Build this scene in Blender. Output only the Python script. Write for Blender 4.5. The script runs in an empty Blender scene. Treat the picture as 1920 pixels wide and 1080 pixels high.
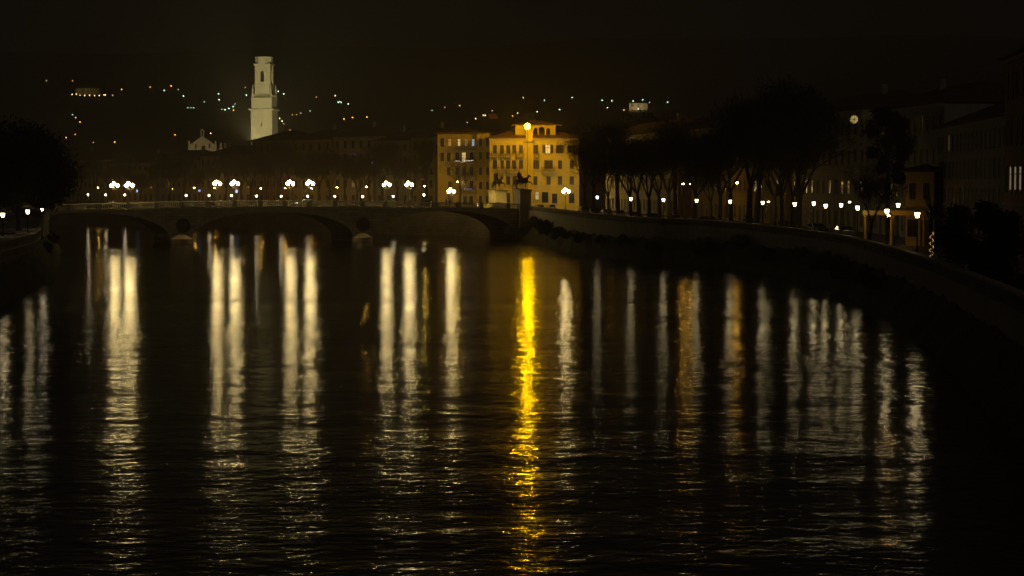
import bpy, bmesh, math, random
from mathutils import Vector, Matrix
R = math.radians
sc = bpy.context.scene
C = sc.collection

# ---------------------------------------------------------------- camera, world, exposure
EYE = 10.9                      # metres above the water (z = 0)
F = 4000.0                      # focal length in pixels of a 1920 px wide picture
PIT = math.atan(194.0 / F)
cam_d = bpy.data.cameras.new('camera'); cam = bpy.data.objects.new('camera', cam_d); C.objects.link(cam)
cam_d.sensor_width = 36; cam_d.lens = 36 * F / 1920.0
cam_d.clip_start = 0.5; cam_d.clip_end = 9000
cam.location = (0, 0, EYE); cam.rotation_euler = (R(90) - PIT, 0, 0)
sc.camera = cam

world = bpy.data.worlds.new('World'); sc.world = world; world.use_nodes = True
wn = world.node_tree; wbg = wn.nodes['Background']
sky = wn.nodes.new('ShaderNodeTexSky'); sky.sky_type = 'NISHITA'; sky.sun_disc = False
sky.sun_elevation = R(2); sky.sun_rotation = R(200); sky.altitude = 60
tint = wn.nodes.new('ShaderNodeMix'); tint.data_type = 'RGBA'; tint.blend_type = 'MIX'
tint.inputs[0].default_value = 0.93
wn.links.new(sky.outputs[0], tint.inputs[6])
tint.inputs[7].default_value = (0.0036, 0.0037, 0.0043, 1)     # city glow on low cloud
gain = wn.nodes.new('ShaderNodeMix'); gain.data_type = 'RGBA'; gain.blend_type = 'MULTIPLY'; gain.inputs[0].default_value = 1
wbg.inputs[1].default_value = 1.0
mul = wn.nodes.new('ShaderNodeVectorMath'); mul.operation = 'SCALE'; mul.inputs['Scale'].default_value = 0.0004
wn.links.new(sky.outputs[0], mul.inputs[0]); wn.links.new(mul.outputs[0], tint.inputs[6])
wn.links.new(tint.outputs[2], wbg.inputs[0])
wn.nodes.remove(gain)

sun_d = bpy.data.lights.new('town_glow_fill', 'SUN'); sun = bpy.data.objects.new('town_glow_fill', sun_d); C.objects.link(sun)
sun_d.energy = 0.06; sun_d.angle = R(8); sun_d.color = (1, .82, .55)  # added sun lamp standing in for town glow from behind the camera
sun.rotation_euler = (R(72), 0, R(32))

vs = sc.view_settings
vs.view_transform = 'Standard'; vs.look = 'None'; vs.exposure = 0; vs.gamma = 1
cy = sc.cycles
cy.use_denoising = True; cy.denoising_prefilter = 'ACCURATE'; cy.use_adaptive_sampling = False
cy.max_bounces = 5; cy.diffuse_bounces = 2; cy.glossy_bounces = 3; cy.volume_bounces = 0; cy.transmission_bounces = 2
cy.sample_clamp_indirect = 4; cy.sample_clamp_direct = 0
cy.caustics_reflective = False; cy.caustics_refractive = False
cy.use_light_tree = True; cy.light_sampling_threshold = 0.0

def P(px, py, D):
    """world point at depth D seen at pixel px, py of the 1920 x 1080 picture"""
    u = (px - 960) / F; v = (540 - py) / F
    y = math.cos(PIT) + math.sin(PIT) * v
    z = -math.sin(PIT) + math.cos(PIT) * v
    return Vector((u / y * D, D, EYE + z / y * D))
def Z(py, D): return P(960, py, D).z
def X(px, D): return P(px, 346, D).x

# ---------------------------------------------------------------- materials
MATS = {}
def mat(name, col, rough=.8, var=.25, scale=1.5, metal=0, bump=.0, stretch=(1, 1, 1), emit=None, strength=0, sample=True, brick=None):
    m = bpy.data.materials.new(name); m.use_nodes = True; nt = m.node_tree; N = nt.nodes; L = nt.links
    b = N['Principled BSDF']
    b.inputs['Roughness'].default_value = rough; b.inputs['Metallic'].default_value = metal
    if var > 0:
        tc = N.new('ShaderNodeTexCoord'); mp = N.new('ShaderNodeMapping'); mp.inputs['Scale'].default_value = stretch
        nz = N.new('ShaderNodeTexNoise'); nz.inputs['Scale'].default_value = scale; nz.inputs['Detail'].default_value = 6
        nz.inputs['Roughness'].default_value = .65
        cr = N.new('ShaderNodeValToRGB')
        lo = [c * (1 - var) for c in col]; hi = [min(1, c * (1 + var)) for c in col]
        cr.color_ramp.elements[0].color = (*lo, 1); cr.color_ramp.elements[1].color = (*hi, 1)
        cr.color_ramp.elements[0].position = .3; cr.color_ramp.elements[1].position = .7
        L.new(tc.outputs['Object'], mp.inputs[0]); L.new(mp.outputs[0], nz.inputs['Vector'])
        L.new(nz.outputs[0], cr.inputs[0]); L.new(cr.outputs[0], b.inputs['Base Color'])
        if brick:
            sp = N.new('ShaderNodeSeparateXYZ'); cb = N.new('ShaderNodeCombineXYZ'); bt = N.new('ShaderNodeTexBrick')
            L.new(tc.outputs['Object'], sp.inputs[0]); L.new(sp.outputs[brick], cb.inputs[0]); L.new(sp.outputs['Z'], cb.inputs[1]); L.new(cb.outputs[0], bt.inputs['Vector'])
            bt.inputs['Scale'].default_value = 1; bt.inputs['Brick Width'].default_value = 1.5; bt.inputs['Row Height'].default_value = .55; bt.inputs['Mortar Size'].default_value = .045
            bt.inputs['Color1'].default_value = (1,1,1,1); bt.inputs['Color2'].default_value = (.62,.62,.62,1); bt.inputs['Mortar'].default_value = (.3,.3,.3,1)
            mx = N.new('ShaderNodeMix'); mx.data_type = 'RGBA'; mx.blend_type = 'MULTIPLY'; mx.inputs[0].default_value = 1
            L.new(cr.outputs[0], mx.inputs[6]); L.new(bt.outputs['Color'], mx.inputs[7]); L.new(mx.outputs[2], b.inputs['Base Color'])
        if bump:
            bp = N.new('ShaderNodeBump'); bp.inputs['Strength'].default_value = bump; bp.inputs['Distance'].default_value = .1
            L.new(nz.outputs[0], bp.inputs['Height']); L.new(bp.outputs[0], b.inputs['Normal'])
    else:
        b.inputs['Base Color'].default_value = (*col, 1)
    if emit:
        b.inputs['Emission Color'].default_value = (*emit, 1); b.inputs['Emission Strength'].default_value = strength
        if not sample: m.cycles.emission_sampling = 'NONE'
    MATS[name] = m
    return m

mat('bridge_stone', (.58, .47, .31), .85, .35, .4, bump=.3, brick='X')
mat('wall_stone', (.22, .17, .115), .9, .5, .3, bump=.5, brick='Y')
mat('pale_stone', (.42, .37, .28), .85, .2, .9, bump=.2)
mat('dark_bronze', (.035, .035, .03), .55, .3, 3, .6)
mat('statue_bronze', (.022, .02, .018), .6, .3, 3, .5)
mat('mast_black', (.008, .008, .008), .9, .2, 6)
mat('cast_iron', (.02, .022, .02), .5, .3, 6, .3)
mat('yellow_plaster', (.55, .42, .085), .9, .12, .7, bump=.1)
mat('ochre_plaster', (.50, .36, .09), .9, .15, .6, bump=.1)
mat('cream_plaster', (.55, .48, .35), .9, .15, .6, bump=.1)
mat('red_plaster', (.40, .20, .12), .9, .2, .6, bump=.1)
mat('grey_plaster', (.36, .32, .26), .9, .2, .6, bump=.1)
mat('roof_tile', (.16, .075, .045), .9, .35, 2.5, bump=.6, stretch=(1, 6, 1))
mat('shutter', (.05, .036, .024), .7, .25, 8, stretch=(1, 1, 8), bump=.3)
mat('green_shutter', (.035, .05, .03), .7, .25, 8, stretch=(1, 1, 8), bump=.3)
mat('dark_pane', (.02, .02, .022), .15, 0)
mat('window_stone', (.45, .40, .30), .85, .15, 2)
mat('iron_rail', (.03, .03, .03), .5, .2, 6, .4)
mat('bark', (.075, .055, .038), .95, .4, 6, stretch=(1, 1, .25), bump=.7)
mat('twig', (.085, .06, .035), .95, .4, 3)
mat('evergreen_leaf', (.035, .045, .018), .75, .5, 2)
mat('bush_leaf', (.07, .065, .03), .85, .5, 2)
mat('bank_grass', (.075, .065, .032), .95, .55, .5, bump=.8)
mat('asphalt', (.05, .05, .05), .85, .3, 2, bump=.2)
mat('paving', (.20, .18, .15), .85, .25, 2, bump=.2)
mat('earth', (.06, .05, .035), .95, .4, .05)
mat('hill_ground', (.028, .024, .015), 1, .5, .01)
mat('tyre', (.012, .012, .012), .8, .2, 5)
mat('alloy', (.35, .35, .36), .35, .1, 5, .8)
mat('car_glass', (.01, .012, .014), .06, 0)
for n, c in (('silver', (.40, .40, .40)), ('black', (.012, .012, .014)), ('white', (.70, .70, .68)), ('red', (.30, .02, .015)), ('blue', (.02, .04, .12)), ('grey', (.12, .12, .13))):
    m = mat('car_paint_' + n, c, .3, .06, 3); m.node_tree.nodes['Principled BSDF'].inputs['Coat Weight'].default_value = .8
mat('coat_dark', (.02, .02, .025), .9, .3, 5)
mat('skin', (.45, .28, .2), .6, .1, 5)
# things that give off light
WARM = (1, .74, .30); WHITE = (1, .78, .38); SODIUM = (1, .50, .06); GOLD = (1, .53, .0022)
BRIDGE_E, PROM_E, FAR_E, SOD_E, GOLD_E = 100, 24, 46, 320, 440
def glow(name, col, s, sample=True): return mat(name, (.8, .8, .8), .5, 0, emit=col, strength=s, sample=sample)
glow('bridge_globe', WARM, BRIDGE_E)
glow('promenade_lantern', WHITE, PROM_E)
glow('far_lantern', (1, .80, .48), FAR_E)
glow('sodium_lantern', SODIUM, SOD_E)
glow('amber_lantern', (1, .60, .08), 420)
glow('gold_lamp', GOLD, GOLD_E)
glow('road_sodium', (1, .50, .07), 200)
glow('porch_bulb', (1, .48, .08), 130)
glow('hill_green', (.62, 1, .66), 8, False); glow('hill_green_dim', (.5, .9, .55), 3, False)
glow('hill_warm', (1, .74, .30), 8, False); glow('hill_warm_dim', (1, .78, .45), 3, False)
glow('hill_orange', (1, .42, .08), 8, False); glow('hill_orange_dim', (1, .45, .12), 3, False)
glow('beacon_red', (1, .03, .02), 40, False)
glow('lit_pane_warm', (1, .70, .28), .8, False); glow('lit_pane_pale', (1, .82, .50), .35, False)
glow('lit_pane_orange', (1, .38, .08), .35, False); glow('lit_pane_blue', (.5, .75, 1), .6, False)
glow('lit_pane_dim', (1, .62, .25), .12, False); glow('oculus_light', (1, .80, .25), .42, False)
glow('fairy_white', (1, .90, .70), 5, False); glow('fairy_blue', (.25, .25, 1), 4, False); glow('strand_amber', (1, .62, .15), 1.5, False)
glow('blue_sign', (.35, .55, 1), 1.5, False); glow('tail_red', (1, .03, .01), 3, False); glow('head_white', (1, .92, .75), 14, False)

# ---------------------------------------------------------------- mesh builder
class MB:
    def __init__(s): s.v = []; s.f = []; s.m = []; s.mats = []; s.cur = 0; s.T = Matrix()
    def use(s, name):
        if name not in s.mats: s.mats.append(name)
        s.cur = s.mats.index(name); return s
    def add(s, vs, fs):
        o = len(s.v); s.v += [tuple(s.T @ Vector(p)) for p in vs]
        s.f += [tuple(i + o for i in f) for f in fs]; s.m += [s.cur] * len(fs); return s
    def box(s, x0, x1, y0, y1, z0, z1):
        return s.add([(x0,y0,z0),(x1,y0,z0),(x1,y1,z0),(x0,y1,z0),(x0,y0,z1),(x1,y0,z1),(x1,y1,z1),(x0,y1,z1)],
                     [(0,3,2,1),(4,5,6,7),(0,1,5,4),(1,2,6,5),(2,3,7,6),(3,0,4,7)])
    def frustum(s, x0, x1, y0, y1, z0, X0, X1, Y0, Y1, z1):
        return s.add([(x0,y0,z0),(x1,y0,z0),(x1,y1,z0),(x0,y1,z0),(X0,Y0,z1),(X1,Y0,z1),(X1,Y1,z1),(X0,Y1,z1)],
                     [(0,3,2,1),(4,5,6,7),(0,1,5,4),(1,2,6,5),(2,3,7,6),(3,0,4,7)])
    def prism(s, poly, y0, y1):           # polygon in x,z extruded along y
        n = len(poly)
        vs = [(x, y0, z) for x, z in poly] + [(x, y1, z) for x, z in poly]
        return s.add(vs, [tuple(range(n)), tuple(range(2*n-1, n-1, -1))] + [(i, i+n, (i+1) % n + n, (i+1) % n) for i in range(n)])
    def tube(s, p, q, r0, r1, n=6, cap=True):
        p = Vector(p); q = Vector(q); d = (q - p)
        if d.length < 1e-6: return s
        d.normalize(); a = d.orthogonal().normalized(); b = d.cross(a)
        vs = []
        for c, r in ((p, r0), (q, r1)):
            for i in range(n):
                t = 2*math.pi*i/n; vs.append(c + (a*math.cos(t) + b*math.sin(t))*r)
        fs = [(i, (i+1) % n, (i+1) % n + n, i+n) for i in range(n)]
        if cap: fs += [tuple(range(n-1, -1, -1)), tuple(range(n, 2*n))]
        return s.add(vs, fs)
    def lathe(s, prof, c=(0,0,0), n=12):  # prof: (r, z)
        vs = []
        for r, z in prof:
            for i in range(n):
                t = 2*math.pi*(i+.5)/n; vs.append((c[0]+r*math.cos(t), c[1]+r*math.sin(t), c[2]+z))
        fs = []
        for k in range(len(prof)-1):
            for i in range(n):
                fs.append((k*n+i, k*n+(i+1) % n, (k+1)*n+(i+1) % n, (k+1)*n+i))
        fs += [tuple(range(n-1, -1, -1)), tuple(range((len(prof)-1)*n, len(prof)*n))]
        return s.add(vs, fs)
    def ball(s, c, r, n=8, sz=1):
        k = n//2
        prof = [(max(.001, r*math.sin(math.pi*j/k)), -r*sz*math.cos(math.pi*j/k)) for j in range(k+1)]
        return s.lathe(prof, c, n)
    def build(s, name, parent=None, smooth=False):
        me = bpy.data.meshes.new(name); me.from_pydata(s.v, [], s.f)
        for n in s.mats: me.materials.append(MATS[n])
        me.polygons.foreach_set('material_index', s.m)
        if smooth: me.polygons.foreach_set('use_smooth', [True]*len(s.f))
        me.update()
        o = bpy.data.objects.new(name, me); C.objects.link(o)
        if parent: o.parent = parent
        return o
def mb(m): return MB().use(m)

def tag(o, label=None, cat=None, group=None, kind=None):
    if label: o['label'] = label
    if cat: o['category'] = cat
    if group: o['group'] = group
    if kind: o['kind'] = kind
    return o
def thing(name, label, cat, loc=(0,0,0), rz=0, group=None):
    o = bpy.data.objects.new(name, None); C.objects.link(o); o.empty_display_size = .3
    o.location = loc; o.rotation_euler = (0, 0, rz)
    return tag(o, label, cat, group)
def dup(o, parent=None):
    c = o.copy(); C.objects.link(c)
    if parent: c.parent = parent
    for ch in list(o.children): dup(ch, c)
    return c
def place(proto, used, loc, rz, label, group=None, scale=None):
    o = dup(proto) if used else proto
    o.location = loc; o.rotation_euler = (0, 0, rz); o['label'] = label
    if scale: o.scale = (scale,)*3
    if group: o['group'] = group
    return o
ORD = 'first second third fourth fifth sixth seventh eighth ninth tenth eleventh twelfth thirteenth fourteenth fifteenth sixteenth seventeenth eighteenth nineteenth twentieth'.split()
ORD += ['twenty-' + w for w in ORD[:9]] + ['thirtieth'] + ['thirty-' + w for w in ORD[:9]] + ['fortieth'] + ['forty-' + w for w in ORD[:9]]

def skin(name, verts, edges, radii, m, parent=None, sub=1):
    me = bpy.data.meshes.new(name); me.from_pydata(verts, edges, [])
    o = bpy.data.objects.new(name + '_rig', me); C.objects.link(o)
    md = o.modifiers.new('s', 'SKIN')
    sv = me.skin_vertices[0].data
    for i, r in enumerate(radii): sv[i].radius = (r, r)
    sv[0].use_root = True
    o.modifiers.new('d', 'SUBSURF').levels = sub
    dg = bpy.context.evaluated_depsgraph_get(); dg.update()
    nm = bpy.data.meshes.new_from_object(o.evaluated_get(dg)); nm.name = name
    nm.materials.clear(); nm.materials.append(MATS[m])
    nm.polygons.foreach_set('use_smooth', [True]*len(nm.polygons))
    bpy.data.objects.remove(o)
    r = bpy.data.objects.new(name, nm); C.objects.link(r)
    if parent: r.parent = parent
    return r

# ---------------------------------------------------------------- the river and its banks
GZ = 5.4                                           # ground level of the embankments
RIGHT = [(12,-60),(15,10),(21,70),(26.5,115),(30.2,150),(32.4,175),(34.2,200),(35.8,229),(34.9,245),(33.2,259),(31.1,274),(28.2,287),(24.7,297),(20.6,305),(16.8,319),(12.8,343),(8,380),(3.4,418)]
WTOP = [(-100,5.27),(172,5.27),(233,5.3),(268,5.68),(297,5.95),(342,6.2),(419,6.65),(900,6.65)]
def wt(y):                      # top of the right wall: the road climbs to the bridge
    for (a, p), (c, q) in zip(WTOP, WTOP[1:]):
        if y <= c: return p + (q-p)*(y-a)/(c-a)
    return 6.65
def rg(y): return wt(y) - 1.05
FARB = [(-2.6,433),(-12,449),(-57,506),(-116,580),(-260,690)]
LEFT = [(-34,-60),(-38,60),(-42,120),(-46,170),(-49.4,206),(-53.5,239),(-58,263),(-67,306),(-76,350),(-90,386),(-97,398),(-130,450),(-190,520),(-330,610)]

w = bpy.data.materials.new('river_water'); w.use_nodes = True; nt = w.node_tree; N = nt.nodes; L = nt.links
b = N['Principled BSDF']; b.inputs['Base Color'].default_value = (.006, .0065, .005, 1)
b.inputs['Roughness'].default_value = .105; b.inputs['IOR'].default_value = 1.33
tc = N.new('ShaderNodeTexCoord')
def noise(scale, detail, st=(1,1,1), rot=0, rough=.5):
    mp = N.new('ShaderNodeMapping'); mp.inputs['Scale'].default_value = st; mp.inputs['Rotation'].default_value = (0,0,rot)
    n = N.new('ShaderNodeTexNoise'); n.inputs['Scale'].default_value = scale; n.inputs['Detail'].default_value = detail
    n.inputs['Roughness'].default_value = rough
    L.new(tc.outputs['Object'], mp.inputs[0]); L.new(mp.outputs[0], n.inputs['Vector']); return n.outputs[0]
def mth(op, a, bb):
    n = N.new('ShaderNodeMath'); n.operation = op
    for i, q in enumerate((a, bb)):
        if isinstance(q, (int, float)): n.inputs[i].default_value = q
        else: L.new(q, n.inputs[i])
    return n.outputs[0]
rip = noise(1.5, 3, (.75, 1.2, 1), R(10), .55)
roll = noise(.62, 2, (.95, 1.1, 1), R(-12))
swell = noise(.19, 2, (1, 1.1, 1), R(25))
patch = noise(.030, 3, (.55, 1.5, 1), R(15), .6)
mr = N.new('ShaderNodeMapRange'); mr.inputs['From Min'].default_value = .36; mr.inputs['From Max'].default_value = .66
mr.inputs['To Min'].default_value = .5; mr.inputs['To Max'].default_value = 1.55
L.new(patch, mr.inputs[0])
h = mth('ADD', mth('MULTIPLY', rip, .030), mth('ADD', mth('MULTIPLY', roll, .054), mth('MULTIPLY', swell, .08)))
sy = N.new('ShaderNodeSeparateXYZ'); L.new(tc.outputs['Object'], sy.inputs[0])
m2 = N.new('ShaderNodeMapRange'); m2.inputs['From Min'].default_value = 62; m2.inputs['From Max'].default_value = 125      # shallow broken water near the viewpoint
m2.inputs['To Min'].default_value = 1.05; m2.inputs['To Max'].default_value = 1; L.new(sy.outputs['Y'], m2.inputs[0])
h = mth('MULTIPLY', mth('MULTIPLY', h, m2.outputs[0]), mr.outputs[0])
bp = N.new('ShaderNodeBump'); bp.inputs['Strength'].default_value = 1; bp.inputs['Distance'].default_value = 1
L.new(h, bp.inputs['Height']); L.new(bp.outputs[0], b.inputs['Normal'])
MATS['river_water'] = w
MATS['mast_black'].node_tree.nodes['Principled BSDF'].inputs['Specular IOR Level'].default_value = 0
g = mb('river_water')
g.add([(-600,-80,0),(200,-80,0),(200,760,0),(-600,760,0)], [(0,1,2,3)])
tag(g.build('river'), kind='structure')

def sheet(name, pts, m, z):
    me = bpy.data.meshes.new(name); bm = bmesh.new()
    f = bm.faces.new([bm.verts.new((x, y, z)) for x, y in pts])
    if f.normal.z < 0: f.normal_flip()
    bmesh.ops.triangulate(bm, faces=[f]); bm.to_mesh(me); bm.free()
    me.materials.append(MATS[m]); o = bpy.data.objects.new(name, me); C.objects.link(o)
    return tag(o, kind='structure')
def offs(line, d):
    out = []
    for i, p in enumerate(line):
        a = Vector(line[max(0, i-1)]); c = Vector(line[min(len(line)-1, i+1)])
        t = (c - a).normalized(); n = Vector((t.y, -t.x)); q = Vector(p) + n*d; out.append((q.x, q.y))
    return out
EDGE = RIGHT + FARB
def ribbon(name, line, d0, d1, m, dz, n=1):
    g = mb(m); rows = [offs(line, d0 + (d1-d0)*j/n) for j in range(n+1)]; k = n+1
    g.add([(rows[j][i][0], rows[j][i][1], rg(line[i][1]) + dz) for i in range(len(line)) for j in range(k)],
          [(i*k+j, (i+1)*k+j, (i+1)*k+j+1, i*k+j+1)[::-1] for i in range(len(line)-1) for j in range(n)])
    return tag(g.build(name), kind='structure')
sheet('right_ground', RIGHT[:-1] + [(9, 425), (900, 425), (900, -60)], 'earth', 4.0)
sheet('right_embankment', [RIGHT[-1]] + FARB + [(-600, 900), (-600, 1900), (900, 1900), (900, 425), (9, 425)], 'earth', GZ)
ribbon('right_bank_ground', RIGHT, .3, 40, 'earth', 0)
sheet('left_embankment', LEFT[::-1] + [(-600, -60), (-600, 640)], 'earth', GZ)
ribbon('right_promenade', RIGHT, .4, 5, 'paving', .12)
ribbon('right_road', RIGHT, 5.01, 10, 'asphalt', .008)
sheet('far_promenade', offs(FARB[1:], 1) + offs(FARB[1:], 8)[::-1], 'paving', GZ + .12)
sheet('left_promenade', offs(LEFT[:9], -.4) + offs(LEFT[:9], -5)[::-1], 'paving', GZ + .12)

def wall_strip(name, line, sections, label, cat, lift=lambda y: 0):
    """sections: list of (offset, z) forming the cross-section, swept along the line"""
    g = mb(sections[0]); prof = sections[1]; rows = [offs(line, d) for d, z in prof]; n = len(line); k = len(prof)
    vs = [(rows[j][i][0], rows[j][i][1], prof[j][1] + (lift(line[i][1]) if prof[j][1] > -.99 else 0)) for i in range(n) for j in range(k)]
    fs = [(i*k+j, i*k+(j+1) % k, (i+1)*k+(j+1) % k, (i+1)*k+j) for i in range(n-1) for j in range(k)]
    fs += [tuple(range(k)), tuple((n-1)*k+j for j in range(k-1, -1, -1))]
    g.add(vs, fs)
    return g
def densify(line, step=3):
    out = []
    for a, c in zip(line, line[1:]):
        a = Vector(a); c = Vector(c); n = max(1, int((c-a).length/step))
        out += [tuple(a.lerp(c, i/n)) for i in range(n)]
    return out + [line[-1]]
def embank(line, side, name, label, bank_w, top, lift):
    s = side
    t = thing(name, label, 'embankment wall', (0,0,0))
    g = wall_strip('w', line, ('wall_stone', [(0,-1),(0,top),(.42*s,top),(.42*s,top-1.35),(.8*s,-1)]), '', '', lift); g.build('wall', t)
    g = wall_strip('c', line, ('pale_stone', [(-.07*s,top+.003),(-.07*s,top+.15),(.49*s,top+.15),(.49*s,top+.003)]), '', '', lift); g.build('coping', t)
    g = wall_strip('c', line, ('pale_stone', [(-.12*s,top-.95),(-.12*s,top-.78),(-.003*s,top-.74),(-.003*s,top-.99)]), '', '', lift); g.build('string_course', t)
    random.seed(5)
    dl = densify(line, 2.5)
    n = len(dl); rows = []
    for j, (d, z) in enumerate(((-.02, 3.2), (-.35, 2.7), (-.9, 1.7), (-1.6, .7), (-bank_w, -.4))):
        o = offs(dl, d*s); rows.append([(x + random.uniform(-.25,.25)*(j > 0), y + random.uniform(-.25,.25), z + random.uniform(-.3,.3)) for x, y in o])
    g = mb('bank_grass'); k = len(rows)
    g.add([rows[j][i] for i in range(n) for j in range(k)], [(i*k+j, (i+1)*k+j, (i+1)*k+j+1, i*k+j+1) for i in range(n-1) for j in range(k-1)])
    o = g.build(name.replace('_wall', '') + '_bank', None, True); tag(o, kind='structure')
    return t
embank(RIGHT, 1, 'right_embankment_wall', 'long stone river wall with pale coping below the row of lanterns', 2.3, 0.0, wt)
embank(LEFT[:10], -1, 'left_embankment_wall', 'curving stone river wall below the big dark evergreen tree', 2.0, 5.3, lambda y: max(0, min(1.5, (y-260)*.012)))
t = thing('far_embankment_wall', 'dark river wall seen beyond the bridge under its arches', 'embankment wall')
wall_strip('w', FARB, ('wall_stone', [(0,-1),(0,6.3),(.5,6.3),(.5,-1)]), '', '').build('wall', t)
wall_strip('w', LEFT[10:], ('wall_stone', [(0,-1),(0,6.3),(-.5,6.3),(-.5,-1)]), '', '').build('wall', t)

# ---------------------------------------------------------------- the hills
g = mb('hill_ground'); nx, ny = 60, 22; random.seed(3)
def hill_z(x, y):
    s = max(0, y - 1250)
    return GZ - .4 + min(s*.14, 168 + 14*math.sin(x*.004) + (s-1200)*.02) + 3*math.sin(x*.013+y*.01)*min(1, s/200)
vs = []
for j in range(ny):
    for i in range(nx):
        y = 1240 + j*95; x = -1500 + i*3000/(nx-1); vs.append((x, y, hill_z(x, y)))
g.add(vs, [(j*nx+i, j*nx+i+1, (j+1)*nx+i+1, (j+1)*nx+i) for j in range(ny-1) for i in range(nx-1)])
tag(g.build('hills', None, True), kind='structure')
def on_hill(px, py):
    lo, hi = 1260., 2450.
    for _ in range(40):
        m = (lo+hi)/2; p = P(px, py, m)
        if p.z - 2.5 > hill_z(p.x, p.y): lo = m
        else: hi = m
    return P(px, py, lo)

# ---------------------------------------------------------------- the bridge
TH = math.atan2(.371, .928); BO = Vector((-44.9, 400, 0))
def bz(t):  # top of the parapet
    q = t/27.0
    return EYE - (3.08 + (.2 if t > 0 else .33)*q*q)
def bw(t, y=0, z=0): return BO + Vector((t*math.cos(TH) - y*math.sin(TH), t*math.sin(TH) + y*math.cos(TH), z))
BW = 14.0
bridge = thing('stone_bridge', 'long stone bridge of three low arches with balustrades across the river', 'bridge', BO, TH)
ARCH = [(-34.8, 15.3), (0.2, 15.5), (34.4, 14.6)]
def soffit(x):
    for c, hw in ARCH:
        q = (x-c)/hw
        if abs(q) < 1: return 1.0 + 4.75*math.sqrt(1-abs(q)**2.2)
    return -1.2
xs = []
for c, hw in ARCH:
    xs += [c + hw*math.sin(math.pi/2*k/22)*.9999 for k in range(-22, 23)] + [c-hw-.001, c+hw+.001]
xs = sorted(xs + [-56, 56.0])
g = mb('bridge_stone'); k = 4; vs = []
for x in xs:
    zt = bz(x) - 1.16; zb = soffit(x)
    vs += [(x,0,zb),(x,0,zt),(x,BW,zt),(x,BW,zb)]
g.add(vs, [(i*4+j, (i+1)*4+j, (i+1)*4+(j+1) % 4, i*4+(j+1) % 4) for i in range(len(xs)-1) for j in range(4)] + [(0,1,2,3), tuple(len(vs)-4+j for j in (3,2,1,0))])
g.build('arches', bridge)
for c, hw in ARCH:   # voussoir rings
    g = mb('pale_stone'); vs = []; n = 40
    for i in range(n+1):
        a = math.pi*i/n; q = -math.cos(a); x = c + q*hw*.9999
        z0 = 1.0 + 4.75*math.sqrt(max(0, 1-abs(q)**2.2)); x2 = c + q*(hw+.5); z2 = z0 + .62 - .2*abs(q)
        vs += [(x,-.06,z0),(x2,-.06,z2),(x2,.02,z2),(x,.02,z0)]
    g.add(vs, [(i*4+j, i*4+(j+1) % 4, (i+1)*4+(j+1) % 4, (i+1)*4+j) for i in range(n) for j in range(4)])
    g.build('arch_ring', bridge)
def sweep(mname, x0, x1, y0, y1, za, zb, step=2.0):
    g = mb(mname); n = max(2, int((x1-x0)/step)); vs = []
    for i in range(n+1):
        x = x0 + (x1-x0)*i/n; h = bz(x)
        vs += [(x,y0,h+za),(x,y1,h+za),(x,y1,h+zb),(x,y0,h+zb)]
    return g.add(vs, [(i*4+j, i*4+(j+1) % 4, (i+1)*4+(j+1) % 4, (i+1)*4+j) for i in range(n) for j in range(4)] + [(3,2,1,0), tuple(4*n+j for j in range(4))])
sweep('pale_stone', -56, 56, -.28, -.002, -1.36, -1.12).build('cornice', bridge)
sweep('asphalt', -56, 56, 2.6, 11.4, -1.158, -1.12).build('roadway', bridge)
sweep('paving', -56, 56, .5, 2.58, -1.158, -1.0).build('footway', bridge)
sweep('paving', -56, 56, 11.42, BW-.5, -1.158, -1.0).build('footway', bridge)
PIL = [-54.5, -49, -43.5, -38, -32.5, -27, -22, -17.2, -12.2, -7.26, -2.4, 2.4, 7.26, 12.2, 17.7, 22.3, 27, 32, 37, 42, 47.5]
for y0 in (-.05, BW-.45):
    sweep('pale_stone', -56, 49.8, y0, y0+.5, -.18, 0).build('parapet_rail', bridge)
    sweep('pale_stone', -56, 49.8, y0+.04, y0+.46, -1.119, -.95).build('parapet_plinth', bridge)
    for p in PIL:
        h = bz(p); g = mb('pale_stone'); g.box(p-.42, p+.42, y0-.05, y0+.55, h-1.12, h-.17); g.box(p-.47, p+.47, y0-.1, y0+.6, h-.16, h+.06)
        g.build('parapet_pier', bridge)
    for a, c in zip(PIL, PIL[1:] + [50.2]):
        g = mb('pale_stone'); n = int((c-a-.9)/.36)
        for i in range(n):
            x = a + .45 + (c-a-.9)*(i+.5)/n; h = bz(x)
            g.lathe([(.09,-.95),(.11,-.80),(.06,-.70),(.12,-.52),(.06,-.26),(.09,-.18)], (x, y0+.25, h), 6)
        g.build('balustrade', bridge)
for p in (-17.3, 17.5):
    g = mb('bridge_stone')
    n = 10; prof = [(-2.1,.02)] + [(2.1*-math.cos(math.pi*i/n), -2.4*math.sin(math.pi*i/n)) for i in range(n+1)] + [(2.1,.02)]
    vs = [(p+x,y,-1) for x, y in prof] + [(p+x,y,.9) for x, y in prof] + [(p+x*.3,.02 if y >= 0 else y*.3,1.7) for x, y in prof]
    m = len(prof); g.add(vs, [(k*m+i, k*m+(i+1) % m, (k+1)*m+(i+1) % m, (k+1)*m+i) for k in (0,1) for i in range(m)] + [tuple(2*m+i for i in range(m))])
    g.build('cutwater', bridge, False)
    g = mb('dark_bronze'); g.T = Matrix.Translation((p+.3, -.02, 3.35)) @ Matrix.Rotation(R(90), 4, 'X')
    g.lathe([(1.30,0),(1.36,.06),(1.36,.16),(1.22,.24),(1.05,.17),(.95,.12),(.75,.16),(.45,.26),(.15,.30)], (0,0,0), 28)
    for i in range(24):
        a = 2*math.pi*i/24; g.ball((1.2*math.cos(a), 1.2*math.sin(a), .2), .13, 6)
    g.build('medallion', bridge, True)

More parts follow.
